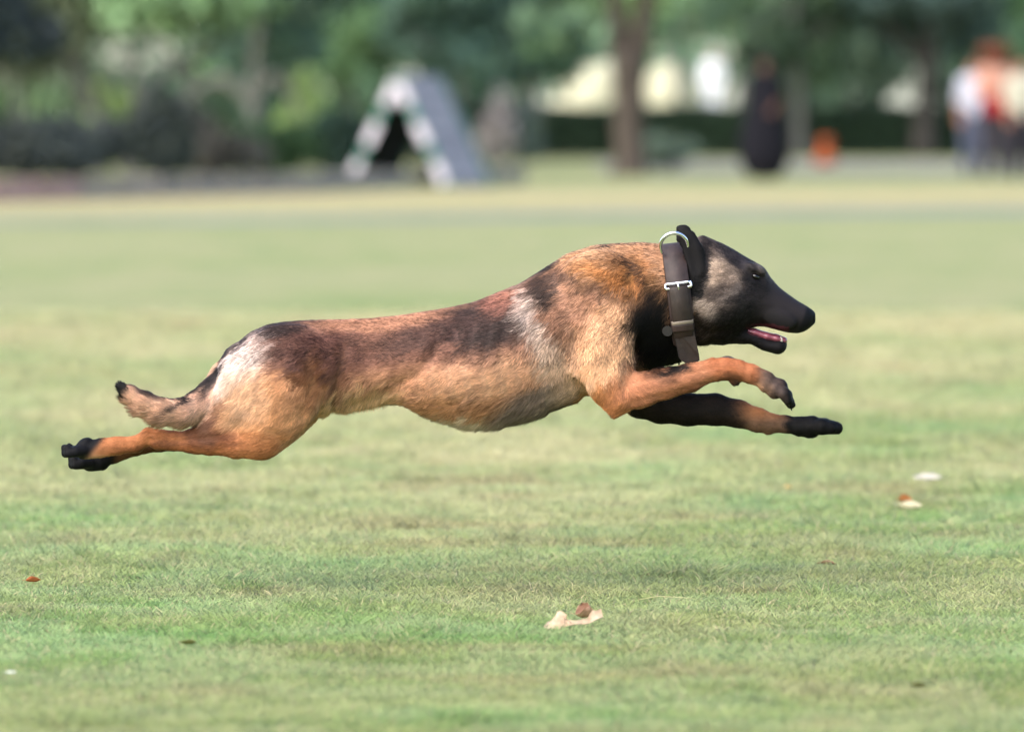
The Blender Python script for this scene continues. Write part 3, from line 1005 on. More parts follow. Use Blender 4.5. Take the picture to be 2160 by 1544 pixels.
def person(px, row, label, height, arms, top, bottom, hair, dress=None, sleeves=1.0, legs=None, face=1, base=0.0, hat=None, group=None, d=None, skin=None):
    """local field axes: x right, z up, y depth (towards the camera is negative)"""
    d = depth_of(row) if d is None else d
    root = empty('person', (gx(px, d), d - DIST, base), label, 'person', group)
    k = height / 1.72
    rh = .0125
    lo, hi = (-.5, -.02, -.34), (.5, 1.78, .34)
    legs = legs or (((-.09, .92, 0), (-.1, .49, -.01), (-.11, .08, .0)), ((.09, .92, 0), (.1, .49, -.01), (.11, .08, .0)))
    def F():
        return Field(lo, hi, rh)
    def out(f, name, mat, parent=root, sm=2):
        V, Q = f.mesh(sm)
        W = np.stack([V[:, 0], V[:, 2], V[:, 1]], 1) * k
        me = mesh_np(name, W, Q)
        return link(name, me, mat, parent)
    def torso(f, e=0.0):
        f.add(f.chain([(0, .94, 0, .155 + e), (0, 1.12, 0, .135 + e), (0, 1.32, 0, .16 + e), (0, 1.4, 0, .12 + e)], k_in=.05, wscale=.66), .03)
        f.add(f.chain([(-.16, 1.405, 0, .055 + e), (.16, 1.405, 0, .055 + e)]), .05)
    def leg(f, L, e=0.0, stop=1.0):
        h, kn, an = [np.array(q) for q in L]
        an2 = kn + (an - kn) * stop
        f.add(f.chain([(*h, .085 + e), (*(h * .5 + kn * .5), .075 + e), (*kn, .056 + e), (*(kn * .6 + an2 * .4), .055 + e), (*an2, .038 + e)], k_in=.02), .04)
    def arm(f, A, e=0.0, stop=1.0):
        s, el, wr = [np.array(q) for q in A]
        f.add(f.chain([(*s, .052 + e), (*el, .04 + e)], k_in=.02), .03)
        if stop > .5:
            w2 = el + (wr - el) * (stop * 2 - 1)
            f.add(f.chain([(*el, .04 + e), (*w2, .029 + e)], k_in=.02), .02)
    body = F()
    torso(body)
    for L in legs:
        leg(body, L)
        an = L[2]
        body.add(body.chain([(an[0], .05, an[2] + .03, .04), (an[0], .035, an[2] - .1, .035), (an[0], .03, an[2] - .17, .026)]), .02)
    for A in arms:
        arm(body, A)
        el, wr = np.array(A[1]), np.array(A[2])
        u = (wr - el) / np.linalg.norm(wr - el)
        sx = 1 if A[0][0] > 0 else -1
        body.add(body.chain([(*wr, .027), (*(wr + u * .05), .036), (*(wr + u * .085), .034)], wscale=.75), .01)
        pr = np.cross(u, [0, 0, 1.0]); pr /= np.linalg.norm(pr) + 1e-9
        for i, (o, ll) in enumerate(((-.03, .058), (-.01, .07), (.01, .075), (.03, .066))):
            b0 = wr + u * .085 + pr * o
            body.add(body.chain([(*b0, .011), (*(b0 + u * ll * .6), .0105), (*(b0 + u * ll * .95 + np.array([0, 0, -.02])), .009)]), .003)
        t0 = wr + u * .03 - pr * .035 * sx
        body.add(body.chain([(*t0, .014), (*(t0 + u * .04 - pr * .03 * sx), .012), (*(t0 + u * .065 - pr * .032 * sx), .01)]), .006)
    body.add(body.chain([(0, 1.4, 0, .06), (0, 1.52, -.005, .052)]), .03)
    body.ellipsoid((0, 1.605, -.01), (.075, .112, .095), .02)
    body.ellipsoid((0, 1.545, -.04), (.05, .045, .05), .03)
    body.ellipsoid((0, 1.592, -.105 * face), (.012, .024, .018), .012)
    for s in (-1, 1):
        body.ellipsoid((s * .078, 1.595, .005), (.012, .03, .018), .008)
        body.ellipsoid((s * .03, 1.612, -.1 * face), (.016, .01, .012), .006, 0, sub=True)
    body.ellipsoid((0, 1.548, -.098 * face), (.024, .005, .008), .004, 0, sub=True)
    b = out(body, 'body', skin or SKIN)
    for s in (-1, 1):
        e = Field((s * .03 - .03, 1.58, -.13), (s * .03 + .03, 1.64, -.04), .004)
        e.ellipsoid((s * .03, 1.612, -.082 * face), (.012, .009, .01))
        out(e, 'eye', SHOE, b, 1)
    sh = F(); torso(sh, .022)
    for A in arms:
        arm(sh, A, .016, sleeves)
    out(sh, 'shirt' if dress is None else 'bodice', top)
    if dress is None:
        tr = F()
        tr.add(tr.chain([(0, .97, 0, .165), (0, .88, 0, .16)], wscale=.68), .03)
        for L in legs:
            leg(tr, L, .024, .96)
        out(tr, 'trousers', bottom)
    else:
        dr = F()
        dr.add(dr.chain(dress, k_in=.04, wscale=.8), .02)
        out(dr, 'skirt', bottom)
    for L in legs:
        an = L[2]
        s = F()
        s.add(s.chain([(an[0], .06, an[2] + .03, .05), (an[0], .042, an[2] - .1, .045), (an[0], .036, an[2] - .17, .034)]), .02)
        out(s, 'shoe', SHOE)
    hr = F()
    if hat is None:
        hr.ellipsoid((0, 1.635, .012), (.088, .1, .108), .01)
        hr.ellipsoid((0, 1.585, -.11 * face), (.09, .075, .07), .02, 0, sub=True)
        out(hr, 'hair', hair)
    else:
        hr.ellipsoid((0, 1.66, .012), (hat[0], hat[1], hat[0] * 1.05), .01)
        hr.ellipsoid((0, 1.57, -.12 * face), (.08, .075, .08), .02, 0, sub=True)
        out(hr, 'hair', hair)
    return root

BLACKC = fabric('black', (20, 19, 25))
dark_hair = fabric('dark_hair', (40, 32, 28))
person(1612, 379, 'person in a long black dress with one bare forearm bent, on the lawn edge', 1.7,
       (((-.17, 1.4, 0), (-.21, 1.14, .02), (-.17, .92, -.04)), ((.17, 1.4, 0), (.25, 1.16, .0), (.12, 1.0, -.2))),
       BLACKC, BLACKC, BLACKC, dress=[(0, 1.2, 0, .22), (0, .9, 0, .28), (0, .6, 0, .34), (0, .34, 0, .36), (0, .16, 0, .24)], sleeves=.62, hat=(.11, .13), skin=noise_mat('dark_skin', (92, 62, 50), (110, 76, 62), 12, .55, .3))
person(1503, 0, 'person in a bright white shirt standing behind the hedge', 1.78,
       (((-.17, 1.4, 0), (-.23, 1.14, .0), (-.17, .92, -.06)), ((.17, 1.4, 0), (.23, 1.14, .0), (.17, .92, -.06))),
       fabric('white', (240, 242, 250)), fabric('white_trousers', (226, 230, 240)), fabric('grey_hair', (150, 146, 150)), sleeves=.9, base=float(ground_z(127.5)), d=127.5)
person(2052, 372, 'person in a white shirt and slate blue trousers at the hedge end', 1.7,
       (((-.17, 1.4, 0), (-.22, 1.14, .02), (-.2, .9, -.04)), ((.17, 1.4, 0), (.22, 1.14, .02), (.18, .92, -.06))),
       fabric('white2', (186, 186, 200)), fabric('slate', (78, 82, 100)), fabric('black_hair', (44, 46, 48)), sleeves=.6, group='people standing at the hedge end')
person(2098, 374, 'tall person with bushy auburn hair, salmon shirt and dark trousers at the hedge end', 1.86,
       (((-.17, 1.4, 0), (-.24, 1.17, -.02), (-.08, 1.0, -.2)), ((.17, 1.4, 0), (.24, 1.17, -.02), (.08, 1.0, -.2))),
       fabric('salmon', (182, 134, 116)), fabric('charcoal', (58, 54, 60)), fabric('auburn', (92, 50, 38)), sleeves=.6, hat=(.22, .2), group='people standing at the hedge end')
person(2154, 379, 'person in a cream shirt and black trousers beside the auburn-haired person', 1.66,
       (((-.17, 1.4, 0), (-.22, 1.14, .02), (-.18, .9, -.04)), ((.17, 1.4, 0), (.22, 1.14, .02), (.2, .9, -.04))),
       fabric('cream', (170, 166, 150)), fabric('black_trousers', (36, 34, 40)), fabric('black_hair2', (36, 34, 34)), sleeves=.62, group='people standing at the hedge end')

# red bag held at the waist by the auburn-haired person
def bag():
    d = depth_of(374)
    root = empty('red_bag', (gx(2098, d), d - DIST - .27, .88), 'bright red bag held in front of the auburn-haired person', 'bag')
    f = Field((-.3, -.05, -.2), (.3, .5, .2), .012)
    f.add(f.chain([(-.08, .1, 0, .1), (.08, .1, 0, .1)], wscale=.7), .02)
    f.add(f.chain([(-.1, .2, 0, .08), (.1, .2, 0, .08)], wscale=.6), .04)
    V, Q = f.mesh(2)
    red = fabric('red', (136, 24, 28))
    link('pouch', mesh_np('pouch', np.stack([V[:, 0], V[:, 2], V[:, 1]], 1), Q), red, root)
    tv, tq, tt = tube([(-.1, 0, .24), (-.08, 0, .34), (0, 0, .38), (.08, 0, .34), (.1, 0, .24)], [.012] * 5, 8)
    link('handle', mesh_np('handle', tv, tq, tt), red, root)
bag()

# small reddish dog sitting by the person in black, facing the camera
def small_dog():
    d = depth_of(350)
    root = empty('sitting_dog', (gx(1741, d), d - DIST, 0), 'small reddish brown dog sitting in front of the hedge', 'dog')
    f = Field((-.26, -.02, -.22), (.26, .58, .34), .009)
    f.add(f.chain([(0, .12, .14, .12), (0, .22, .04, .115), (0, .32, -.03, .085)], k_in=.04), .03)
    for s in (-1, 1):
        f.add(f.chain([(s * .06, .24, -.04, .045), (s * .06, .12, -.06, .032), (s * .06, .03, -.065, .026), (s * .06, .022, -.1, .026)]), .02)
        f.add(f.chain([(s * .1, .13, .14, .075), (s * .13, .1, .04, .055), (s * .12, .03, .0, .032), (s * .12, .025, -.06, .028)], k_in=.02), .02)
        f.add(f.chain([(s * .055, .47, -.04, .028), (s * .085, .46, -.05, .026), (s * .1, .4, -.05, .016)], wscale=.7), .012)
    f.add(f.chain([(0, .32, -.02, .075), (0, .4, -.04, .07)]), .03)
    f.ellipsoid((0, .43, -.05), (.075, .068, .08), .02)
    f.add(f.chain([(0, .415, -.1, .045), (0, .4, -.165, .03)]), .02)
    f.add(f.chain([(0, .08, .22, .05), (.1, .05, .28, .035), (.18, .06, .26, .015)]), .02)
    V, Q = f.mesh(2)
    me = mesh_np('body', np.stack([V[:, 0], V[:, 2], V[:, 1]], 1), Q)
    c = np.broadcast_to(np.array((168., 86, 50)), (len(V), 3)).copy()
    c[(V[:, 1] < .06)] = (120, 70, 46)
    c[(V[:, 1] > .3) & (V[:, 2] < -.15)] = (30, 24, 24)
    set_col(me, lin(c))
    b = link('body', me, attr_mat('small_dog_coat', .8, .15), root)
    for s in (-1, 1):
        e = Field((s * .03 - .03, .4, -.16), (s * .03 + .03, .48, -.08), .004)
        e.ellipsoid((s * .03, .445, -.122), (.01, .01, .01))
        V, Q = e.mesh(1)
        link('eye', mesh_np('eye', np.stack([V[:, 0], V[:, 2], V[:, 1]], 1), Q), SHOE, b)
small_dog()
# ------------------------------------------------------------------ the running dog
# dog coordinates: x, y as in the photograph plane (pixels, 1180 to the metre), w towards the camera
PXM = FPX / DIST
ROW0 = HY + CAMH * PXM                  # photo row of the ground under the dog

def dog_to_world(P):
    P = np.asarray(P, float)
    return np.stack([(P[..., 0] - CX) / PXM, -P[..., 2] / PXM, (ROW0 - P[..., 1]) / PXM], -1)

def build_dog():
    f = Field((115, 455, -165), (1800, 1015, 165), 3.6)
    # trunk, from the tail root to the breast
    loft(f, [(462, 772, 850, 30), (480, 748, 862, 50), (500, 722, 872, 64), (530, 696, 880, 78), (570, 680, 880, 86), (620, 674, 880, 88),
             (680, 671, 876, 84), (740, 670, 864, 79), (800, 666, 852, 82), (850, 660, 854, 90), (900, 653, 874, 100),
             (950, 645, 891, 108), (1000, 634, 899, 114), (1050, 614, 899, 117), (1100, 594, 892, 117), (1150, 562, 878, 112),
             (1200, 531, 860, 104), (1250, 516, 840, 97), (1300, 511, 815, 92), (1345, 511, 792, 86), (1385, 515, 778, 76),
             (1412, 520, 772, 66), (1426, 526, 770, 54), (1436, 536, 766, 40)], sigma=10, keel=0.22)
    # neck
    f.add(f.chain([(1290, 640, 0, 118), (1360, 622, 0, 108), (1430, 617, 0, 99), (1490, 612, 0, 95)], wscale=0.72), 16)
    # skull and upper muzzle
    h = Field((115, 455, -165), (1800, 1015, 165), 3.6)
    loft(h, [(1452, 520, 716, 58), (1466, 500, 722, 66), (1482, 493, 722, 71), (1505, 505, 726, 74), (1530, 517, 726, 74), (1555, 531, 716, 68),
             (1578, 544, 700, 60), (1598, 555, 690, 51), (1614, 565, 690, 46), (1626, 586, 694, 42), (1645, 606, 699, 39),
             (1665, 621, 703, 36), (1685, 635, 704, 33), (1700, 643, 699, 29), (1712, 651, 690, 23), (1721, 660, 680, 12)], sigma=4, keel=0.0)
    # brow ridge, cheek muscle, eye hollow in front of it
    for s in (1, -1):
        h.ellipsoid((1592, 567, 35 * s), (25, 11, 17), 8, 0.45)
        h.ellipsoid((1590, 594, 44 * s), (14, 5, 7), 5, 0.3)
        h.ellipsoid((1520, 640, 58 * s), (42, 48, 22), 14, 0.3)
        h.ellipsoid((1598, 584, 52 * s), (12, 8, 9), 6, 0.5, sub=True)
        h.ellipsoid((1642, 672, 36 * s), (38, 20, 10), 8, 0.3)       # flews
        h.ellipsoid((1712, 672, 12 * s), (4.5, 3.5, 6), 3, 0.0, sub=True)   # nostril
    h.ellipsoid((1704, 664, 0), (14, 12, 19), 5, 0.5)                  # nose pad
    # mouth gap, then the lower jaw below it
    for wx in (-28, 0, 28):
        h.ellipsoid((1624, 706, wx), (58, 11.5, 22), 4, 0.22, sub=True)
    h.add(h.chain([(1490, 690, 0, 32), (1530, 698, 0, 28), (1565, 707, 0, 19), (1590, 712, 0, 15), (1615, 726, 0, 15), (1640, 732, 0, 16)], wscale=1.5), 6)
    h.ellipsoid((1646, 728, 0), (15, 17, 23), 6, 0.3)
    # ears, laid back
    for s in (1, -1):
        e = h.chain([(1472, 610, 64 * s, 13), (1470, 570, 66 * s, 22), (1461, 530, 62 * s, 25), (1449, 502, 58 * s, 22), (1441, 488, 56 * s, 15)], wscale=0.34)
        h.add(e, 5)
        h.ellipsoid((1433, 481, 55 * s), (13, 8, 5), 7, 0.0)
        h.ellipsoid((1437, 500, 57 * s), (13, 22, 5), 7, 0.0)
        h.ellipsoid((1448, 479, 55 * s), (10, 7, 5), 7, 0.2)
        h.ellipsoid((1456, 535, 75 * s), (12, 46, 6), 3, -0.3, sub=True)   # cupped inside of the ear
    f.add(h, 14)
    # tail, swung towards the camera behind the near hind leg
    t = f.chain([(510, 765, 0, 44), (480, 795, 14, 38), (455, 828, 34, 37), (425, 852, 62, 35), (390, 863, 88, 29), (350, 860, 103, 26), (314, 845, 110, 24),
                 (288, 829, 112, 19), (266, 812, 112, 11)], k_in=8, wscale=0.8)
    f.add(t, 16)
    xr = f.ax[0][:, None, None]
    # hind legs
    for s, dx, dy in ((1, 0, 0), (-1, 8, 6)):
        w = 1.0 * s
        th = f.chain([(604 + dx, 776, 58 * w, 96), (583 + dx, 832, 66 * w, 96), (562 + dx, 890, 70 * w, 70), (548 + dx, 926, 70 * w, 40)], k_in=20, wscale=0.52)
        th.add(f.chain([(515 + dx, 790, 52 * w, 54), (492 + dx, 850, 62 * w, 46), (462 + dx, 902, 64 * w, 42), (420 + dx, 924, 60 * w, 31)], k_in=16, wscale=0.6), 26)
        if s > 0:
            lo = f.chain([(556, 926, 68, 41), (505, 930, 66, 37), (450, 931, 62, 29), (400, 929, 56, 24.5), (340, 925, 50, 24), (318, 918, 48, 20), (290, 934, 46, 19), (250, 938, 44, 20), (212, 943, 42, 22)], k_in=6, wscale=0.72)
        else:
            lo = f.chain([(562, 930, -66, 36), (480, 938, -62, 30), (400, 938, -56, 21), (335, 938, -50, 20), (285, 947, -46, 18), (235, 962, -44, 19), (205, 972, -42, 20)], k_in=6, wscale=0.72)
        th.add(lo, 14)
        k = np.where(xr > 470, 30.0, np.where(xr > 440, 14.0, 4.0)).astype(np.float32)
        f.add(th, k)
    # hind paws, soles turned back and up
    def hpaw(px, py, w, ang):
        p = f.chain([(px + 22, py - 2, w, 20), (px, py, w, 20)], wscale=0.9)
        ca, sa = math.cos(ang), math.sin(ang)
        for i, (o, fw) in enumerate(((-21, 26), (-7, 34), (7, 34), (21, 27))):
            b = (px - fw * 0.55 * ca, py - fw * 0.55 * sa, w + o, 12)
            c = (px - fw * ca - 3, py - fw * sa + 2, w + o * 1.1, 11)
            p.add(f.chain([(px, py, w + o * 0.6, 13), b, c], k_in=3), 3)
            p.ellipsoid((px - fw * ca - 6, py - fw * sa - 10, w + o * 1.1), (9, 8, 8), 3)
        p.ellipsoid((px + 2, py - 16, w), (18, 11, 16), 4, -0.5)
        return p
    f.add(hpaw(178, 948, 42, -0.1), 5)
    f.add(hpaw(186, 979, -42, -0.05), 5)
    # near foreleg: shoulder, upper arm, forearm, pastern, paw
    a = f.chain([(1262, 600, 60, 78), (1290, 660, 70, 68), (1280, 735, 80, 60), (1284, 800, 84, 50), (1300, 838, 82, 36)], k_in=26, wscale=0.5)
    a.ellipsoid((1246, 745, 84), (44, 62, 26), 22, 0.35)
    fo = f.chain([(1297, 852, 82, 20), (1306, 838, 82, 33), (1350, 818, 82, 40), (1400, 805, 80, 36), (1450, 794, 78, 31.5), (1500, 778, 75, 25), (1530, 774, 74, 24.5),
                  (1552, 778, 73, 22), (1580, 785, 72, 20), (1612, 798, 71, 20)], k_in=8, wscale=0.8)
    fo.ellipsoid((1546, 803, 74), (11, 8, 9), 4, 0.3)
    a.add(fo, 14)
    a.ellipsoid((1298, 866, 82), (13, 17, 12), 9, 0.3)
    f.add(a, 22)
    def fpaw(px, py, w, ang, n=1.0, curl=0.35):
        p = f.chain([(px - 24, py - 9 * (n == 1), w, 19 * n ** .4), (px, py, w, 21.5 * n ** .5)], wscale=1.0)
        for o, fw in ((-19, 26), (-7, 36), (7, 36), (19, 27)):
            fw *= n ** .9
            a1, a2 = ang, ang + curl
            b = (px + fw * 0.6 * math.cos(a1), py + fw * 0.6 * math.sin(a1), w + o)
            c = (b[0] + fw * 0.6 * math.cos(a2), b[1] + fw * 0.6 * math.sin(a2), w + o)
            p.add(f.chain([(px - 4, py, w + o * 0.7, 12.5), b + (13.5 * n ** 1.1,), c + (10.5 * n ** 1.3,)], k_in=3), 2.5)
        p.ellipsoid((px - 3 - 14 * math.sin(ang), py + 16 * math.cos(ang), w), (15, 9, 15), 4, ang)
        return p
    f.add(fpaw(1638, 815, 70, 0.72), 6)
    # far foreleg
    b = f.chain([(1290, 690, -70, 66), (1320, 780, -80, 52), (1352, 848, -82, 40), (1395, 861, -82, 39), (1450, 868, -80, 36), (1510, 868, -78, 34), (1560, 877, -76, 29),
                 (1602, 890, -75, 25.5), (1628, 897, -74, 21), (1660, 899, -73, 18), (1690, 903, -72, 20)], k_in=8, wscale=0.8)
    b.ellipsoid((1622, 914, -74), (11, 8, 9), 4, 0.2)
    f.add(b, 18)
    f.add(fpaw(1716, 904, -72, -0.02, 1.25, curl=0.15), 6)
    # muscle relief
    for sd in (1, -1):
        f.stroke([(1208, 712), (1222, 760), (1236, 830)], 14, 6, sd)          # crease behind the upper arm
        f.stroke([(1206, 684), (1222, 700), (1230, 740)], 15, 5, sd)
        f.stroke([(1250, 690), (1262, 660), (1300, 640)], 12, 3, sd)
        f.stroke([(1335, 590), (1343, 660), (1338, 740)], 13, 8, sd)                        # front of the shoulder
        f.stroke([(1215, 560), (1262, 640)], 15, -7, sd)                                    # shoulder blade
        f.stroke([(1175, 600), (1200, 650)], 20, 3, sd)
        f.stroke([(1262, 690), (1258, 800)], 24, -8, sd)                                    # triceps
        f.stroke([(735, 730), (716, 800), (706, 868)], 12, 7, sd)                           # flank fold
        f.stroke([(745, 838), (820, 818), (885, 785), (925, 735), (965, 700)], 13, 6, sd) # edge of the rib cage
        f.stroke([(900, 850), (990, 800), (1060, 740)], 34, -4, sd)
        f.stroke([(790, 745), (850, 725)], 34, 8, sd)                                       # hollow of the loin
        f.stroke([(655, 740), (668, 800), (640, 870)], 13, 6, sd)                         # thigh muscles
        f.stroke([(520, 800), (530, 870), (510, 920)], 20, 5, sd)
        f.stroke([(600, 800), (590, 880)], 30, -9, sd)
        f.stroke([(320, 925), (400, 925), (470, 915)], 6, 4.0, sd)                          # tendon
        f.stroke([(1330, 842), (1420, 822), (1500, 797)], 6, 3.0, sd)
        f.stroke([(1527, 760), (1545, 772)], 8, -2.5, sd)
        f.stroke([(560, 900), (548, 945)], 9, -3, sd)
        f.stroke([(585, 905), (600, 930)], 10, 4, sd)
        f.stroke([(1340, 800), (1440, 785), (1500, 772)], 7, 3.5, sd)
        for i in range(7):                                                                  # ribs
            f.stroke([(900 + i * 36, 700 - i * 6), (880 + i * 36, 770), (900 + i * 36, 840)], 8, 1.7, sd)
    # leave room for the coat
    fx = np.interp(f.ax[0], [115, 240, 300, 470, 560, 1250, 1400, 1480, 1550, 1800], [0.5, 1.0, 2.5, 5, 5, 5, 4, 2, 0.6, 0.5])
    f.F += fx.astype(np.float32)[:, None, None]
    V, Q = f.mesh(2)
    # keep the largest piece only is not needed: every chain overlaps the trunk
    return V, Q

# ---- coat colours, some layers painting in light and shade: (x, y, rx, ry, angle deg, softness, strength, rgb)
COAT = [
    (600, 850, 190, 160, 0, .5, .9, (204, 146, 102)),       # thigh
    (540, 950, 150, 42, 0, .8, .75, (176, 110, 68)),         # stifle
    (340, 930, 160, 45, 0, .5, .9, (180, 112, 70)),        # hock
    (430, 905, 70, 28, 10, .7, .8, (112, 70, 52)),
    (455, 860, 22, 70, 12, .8, .7, (130, 92, 74)),
    (900, 770, 260, 90, -8, .6, .85, (208, 152, 120)),      # flank
    (1020, 775, 120, 56, -20, .8, .75, (224, 172, 138)),
    (980, 862, 150, 26, -2, .8, .55, (178, 126, 86)),
    (760, 850, 90, 38, -10, .6, .85, (222, 182, 138)),     # cream flank fold
    (660, 905, 80, 16, -35, .8, .7, (206, 158, 122)),
    (1010, 897, 150, 26, -3, .8, .9, (206, 188, 164)),     # belly
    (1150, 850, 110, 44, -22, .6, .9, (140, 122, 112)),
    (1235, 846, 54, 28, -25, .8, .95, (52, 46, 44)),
    (850, 714, 330, 60, -6, .7, .85, (126, 86, 72)),       # sable over the back
    (630, 725, 130, 56, 8, .8, .75, (116, 80, 72)),
    (590, 686, 90, 22, -4, .7, .9, (72, 58, 56)),
    (700, 745, 60, 60, -30, .7, .6, (110, 72, 62)),
    (800, 676, 150, 20, -4, .7, .8, (198, 142, 112)),      # lighter spine
    (1030, 680, 90, 50, -12, .6, .95, (74, 58, 54)),       # dark saddle
    (930, 700, 120, 28, -14, .7, .7, (92, 66, 60)),
    (1075, 625, 60, 28, -30, .7, .8, (176, 116, 98)),
    (1170, 565, 100, 34, -32, .7, .7, (146, 104, 84)),
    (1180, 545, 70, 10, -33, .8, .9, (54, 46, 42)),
    (1235, 527, 64, 18, 4, .9, .8, (224, 194, 164)),
    (1290, 556, 110, 40, 10, .8, .85, (216, 162, 122)),
    (1290, 580, 70, 16, 25, 1., .7, (206, 132, 72)),     # neck
    (1290, 512, 70, 6, 2, .8, .8, (70, 60, 54)),
    (1330, 600, 60, 60, 20, .7, .7, (186, 118, 66)),
    (1345, 572, 50, 11, 50, .9, .8, (84, 60, 46)),
    (1300, 634, 46, 14, 30, 1., .6, (120, 84, 62)),
    (1375, 620, 30, 36, 40, .8, .7, (120, 84, 52)),
    (1225, 638, 80, 46, 10, .8, .75, (190, 138, 112)),
    (1235, 600, 60, 12, 20, .9, .5, (110, 80, 64)),
    (1290, 612, 44, 14, 35, .9, .55, (132, 92, 66)),
    (1118, 652, 24, 58, -12, .9, .8, (214, 192, 180)),    # pale band behind the shoulder
    (1150, 730, 32, 60, -38, .9, .75, (216, 190, 172)),
    (1195, 790, 44, 64, -24, .9, .75, (222, 182, 154)),
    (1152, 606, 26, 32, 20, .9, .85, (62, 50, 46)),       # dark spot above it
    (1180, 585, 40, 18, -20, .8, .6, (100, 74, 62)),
    (1278, 740, 56, 108, 8, .8, .92, (238, 184, 142)),     # upper arm
    (1290, 850, 60, 40, 0, .6, .8, (198, 126, 74)),
    (1430, 800, 150, 60, -12, .5, .95, (184, 122, 88)),    # forearm
    (1545, 775, 60, 34, 20, .6, .8, (184, 110, 72)),
    (1340, 768, 36, 10, -6, .8, .7, (84, 60, 50)),
    (1430, 832, 140, 12, -15, 1., .6, (138, 88, 58)),  # forearm underside, its shade painted into the coat
    (1545, 800, 40, 12, 10, 1., .6, (120, 76, 54)),  # painted shade under the wrist
    (1546, 807, 12, 9, 0, .7, 1., (36, 30, 30)),
    (370, 938, 110, 7, 0, 1., .6, (128, 78, 50)),  # tendon line and underside of the hind leg, shading painted on
    (350, 952, 120, 8, 2, 1., .6, (120, 74, 48)),
    (1500, 815, 80, 14, -22, .8, .7, (110, 70, 48)),  # dark lower edge of the forearm, painted shading
    (1384, 702, 52, 84, -8, .8, 1., (20, 17, 17)),         # dark breast fur, deepened by painted-in shade
    (1420, 745, 40, 40, 0, .5, 1., (18, 16, 16)),
    (522, 748, 56, 40, -48, .9, .88, (230, 210, 200)),    # pale rump, a highlight painted into the coat
    (482, 790, 22, 46, 24, .7, .85, (232, 212, 200)),
    (520, 830, 50, 60, 10, .7, .6, (206, 170, 142)),
    (508, 706, 56, 16, -40, .7, .95, (58, 48, 48)),
    (470, 764, 44, 9, -58, .8, .95, (44, 38, 40)),
    (632, 793, 22, 14, 20, .8, .7, (108, 66, 40)),
    (665, 800, 26, 60, 10, .8, .6, (134, 86, 50)),
    (725, 790, 16, 60, 8, .8, .6, (110, 74, 56)),
]
TAIL = [
    (370, 860, 140, 70, 0, .5, 1., (204, 158, 130)),
    (440, 830, 60, 40, -30, .6, .8, (212, 166, 140)),
    (462, 790, 44, 9, -56, .9, .9, (48, 42, 42)),
    (425, 814, 80, 6, -40, .9, .9, (44, 38, 38)),
    (362, 832, 52, 5, 8, .9, .9, (44, 38, 38)),
    (312, 819, 40, 5, 28, .9, .7, (70, 58, 54)),
    (296, 872, 46, 10, 26, .8, .75, (96, 76, 72)),
    (262, 815, 24, 36, -14, .5, 1., (18, 16, 16)),
]
HEAD = [
    (1500, 600, 130, 130, 0, .35, 1., (90, 76, 68)),
    (1430, 560, 40, 60, 0, .6, .8, (190, 136, 96)),
    (1500, 515, 80, 26, 30, .7, .85, (84, 70, 64)),
    (1560, 545, 60, 20, 32, .7, .9, (50, 45, 48)),
    (1535, 575, 50, 18, 20, .9, .75, (126, 108, 96)),
    (1504, 570, 20, 32, 8, 1., .95, (192, 166, 144)),
    (1532, 586, 46, 14, 25, 1., .7, (142, 120, 104)),
    (1500, 622, 26, 12, 10, .9, .7, (74, 62, 56)),
    (1532, 628, 14, 10, -40, .9, .7, (64, 54, 50)),
    (1512, 655, 44, 15, 48, 1., .8, (166, 148, 134)),
    (1538, 622, 26, 9, -50, 1., .65, (150, 132, 120)),
    (1482, 648, 13, 34, -35, .9, .85, (176, 154, 138)),
    (1604, 566, 14, 14, 0, .7, .7, (120, 108, 102)),
    (1646, 648, 96, 62, 22, .7, 1., (40, 35, 37)),
    (1588, 592, 36, 22, 35, .9, .95, (24, 21, 22)),
    (1575, 694, 110, 44, 0, .7, 1., (22, 19, 19)),
    (1625, 728, 60, 26, 0, .4, 1., (22, 19, 21)),
    (1480, 700, 40, 36, 0, .6, .9, (58, 48, 40)),
    (1440, 690, 30, 50, 0, .7, .9, (46, 36, 32)),
    (1468, 600, 20, 50, 4, .7, .95, (28, 23, 23)),
    (1486, 540, 12, 50, 0, .8, .8, (44, 38, 38)),
]

def paint(P, base, layers, warp=0.7):
    C = np.broadcast_to(np.array(base, float), (len(P), 3)).copy()
    x, y = P[:, 0].copy(), P[:, 1].copy()
    x += warp * ((vnoise(P, 30, 1) - .5) * 34 + (vnoise(P * [0.4, 1, 1], 7, 2) - .5) * 16)
    y += warp * ((vnoise(P, 30, 3) - .5) * 22 + (vnoise(P * [0.4, 1, 1], 7, 4) - .5) * 16)
    for (cx, cy, rx, ry, ang, soft, st, rgb) in layers:
        a = math.radians(ang)
        u = (x - cx) * math.cos(a) + (y - cy) * math.sin(a)
        v = -(x - cx) * math.sin(a) + (y - cy) * math.cos(a)
        q = np.sqrt((u / rx) ** 2 + (v / ry) ** 2)
        m = np.clip((1 + soft * .6 - q) / (soft * 1.2), 0, 1)
        m = m * m * (3 - 2 * m) * st
        C += (np.array(rgb, float) - C) * m[:, None]
    return C

TAILPTS = [(480, 795, 14, 38), (455, 828, 34, 37), (425, 852, 62, 35), (390, 863, 88, 29), (350, 860, 103, 26), (314, 845, 110, 24), (288, 829, 112, 19), (266, 812, 112, 11)]

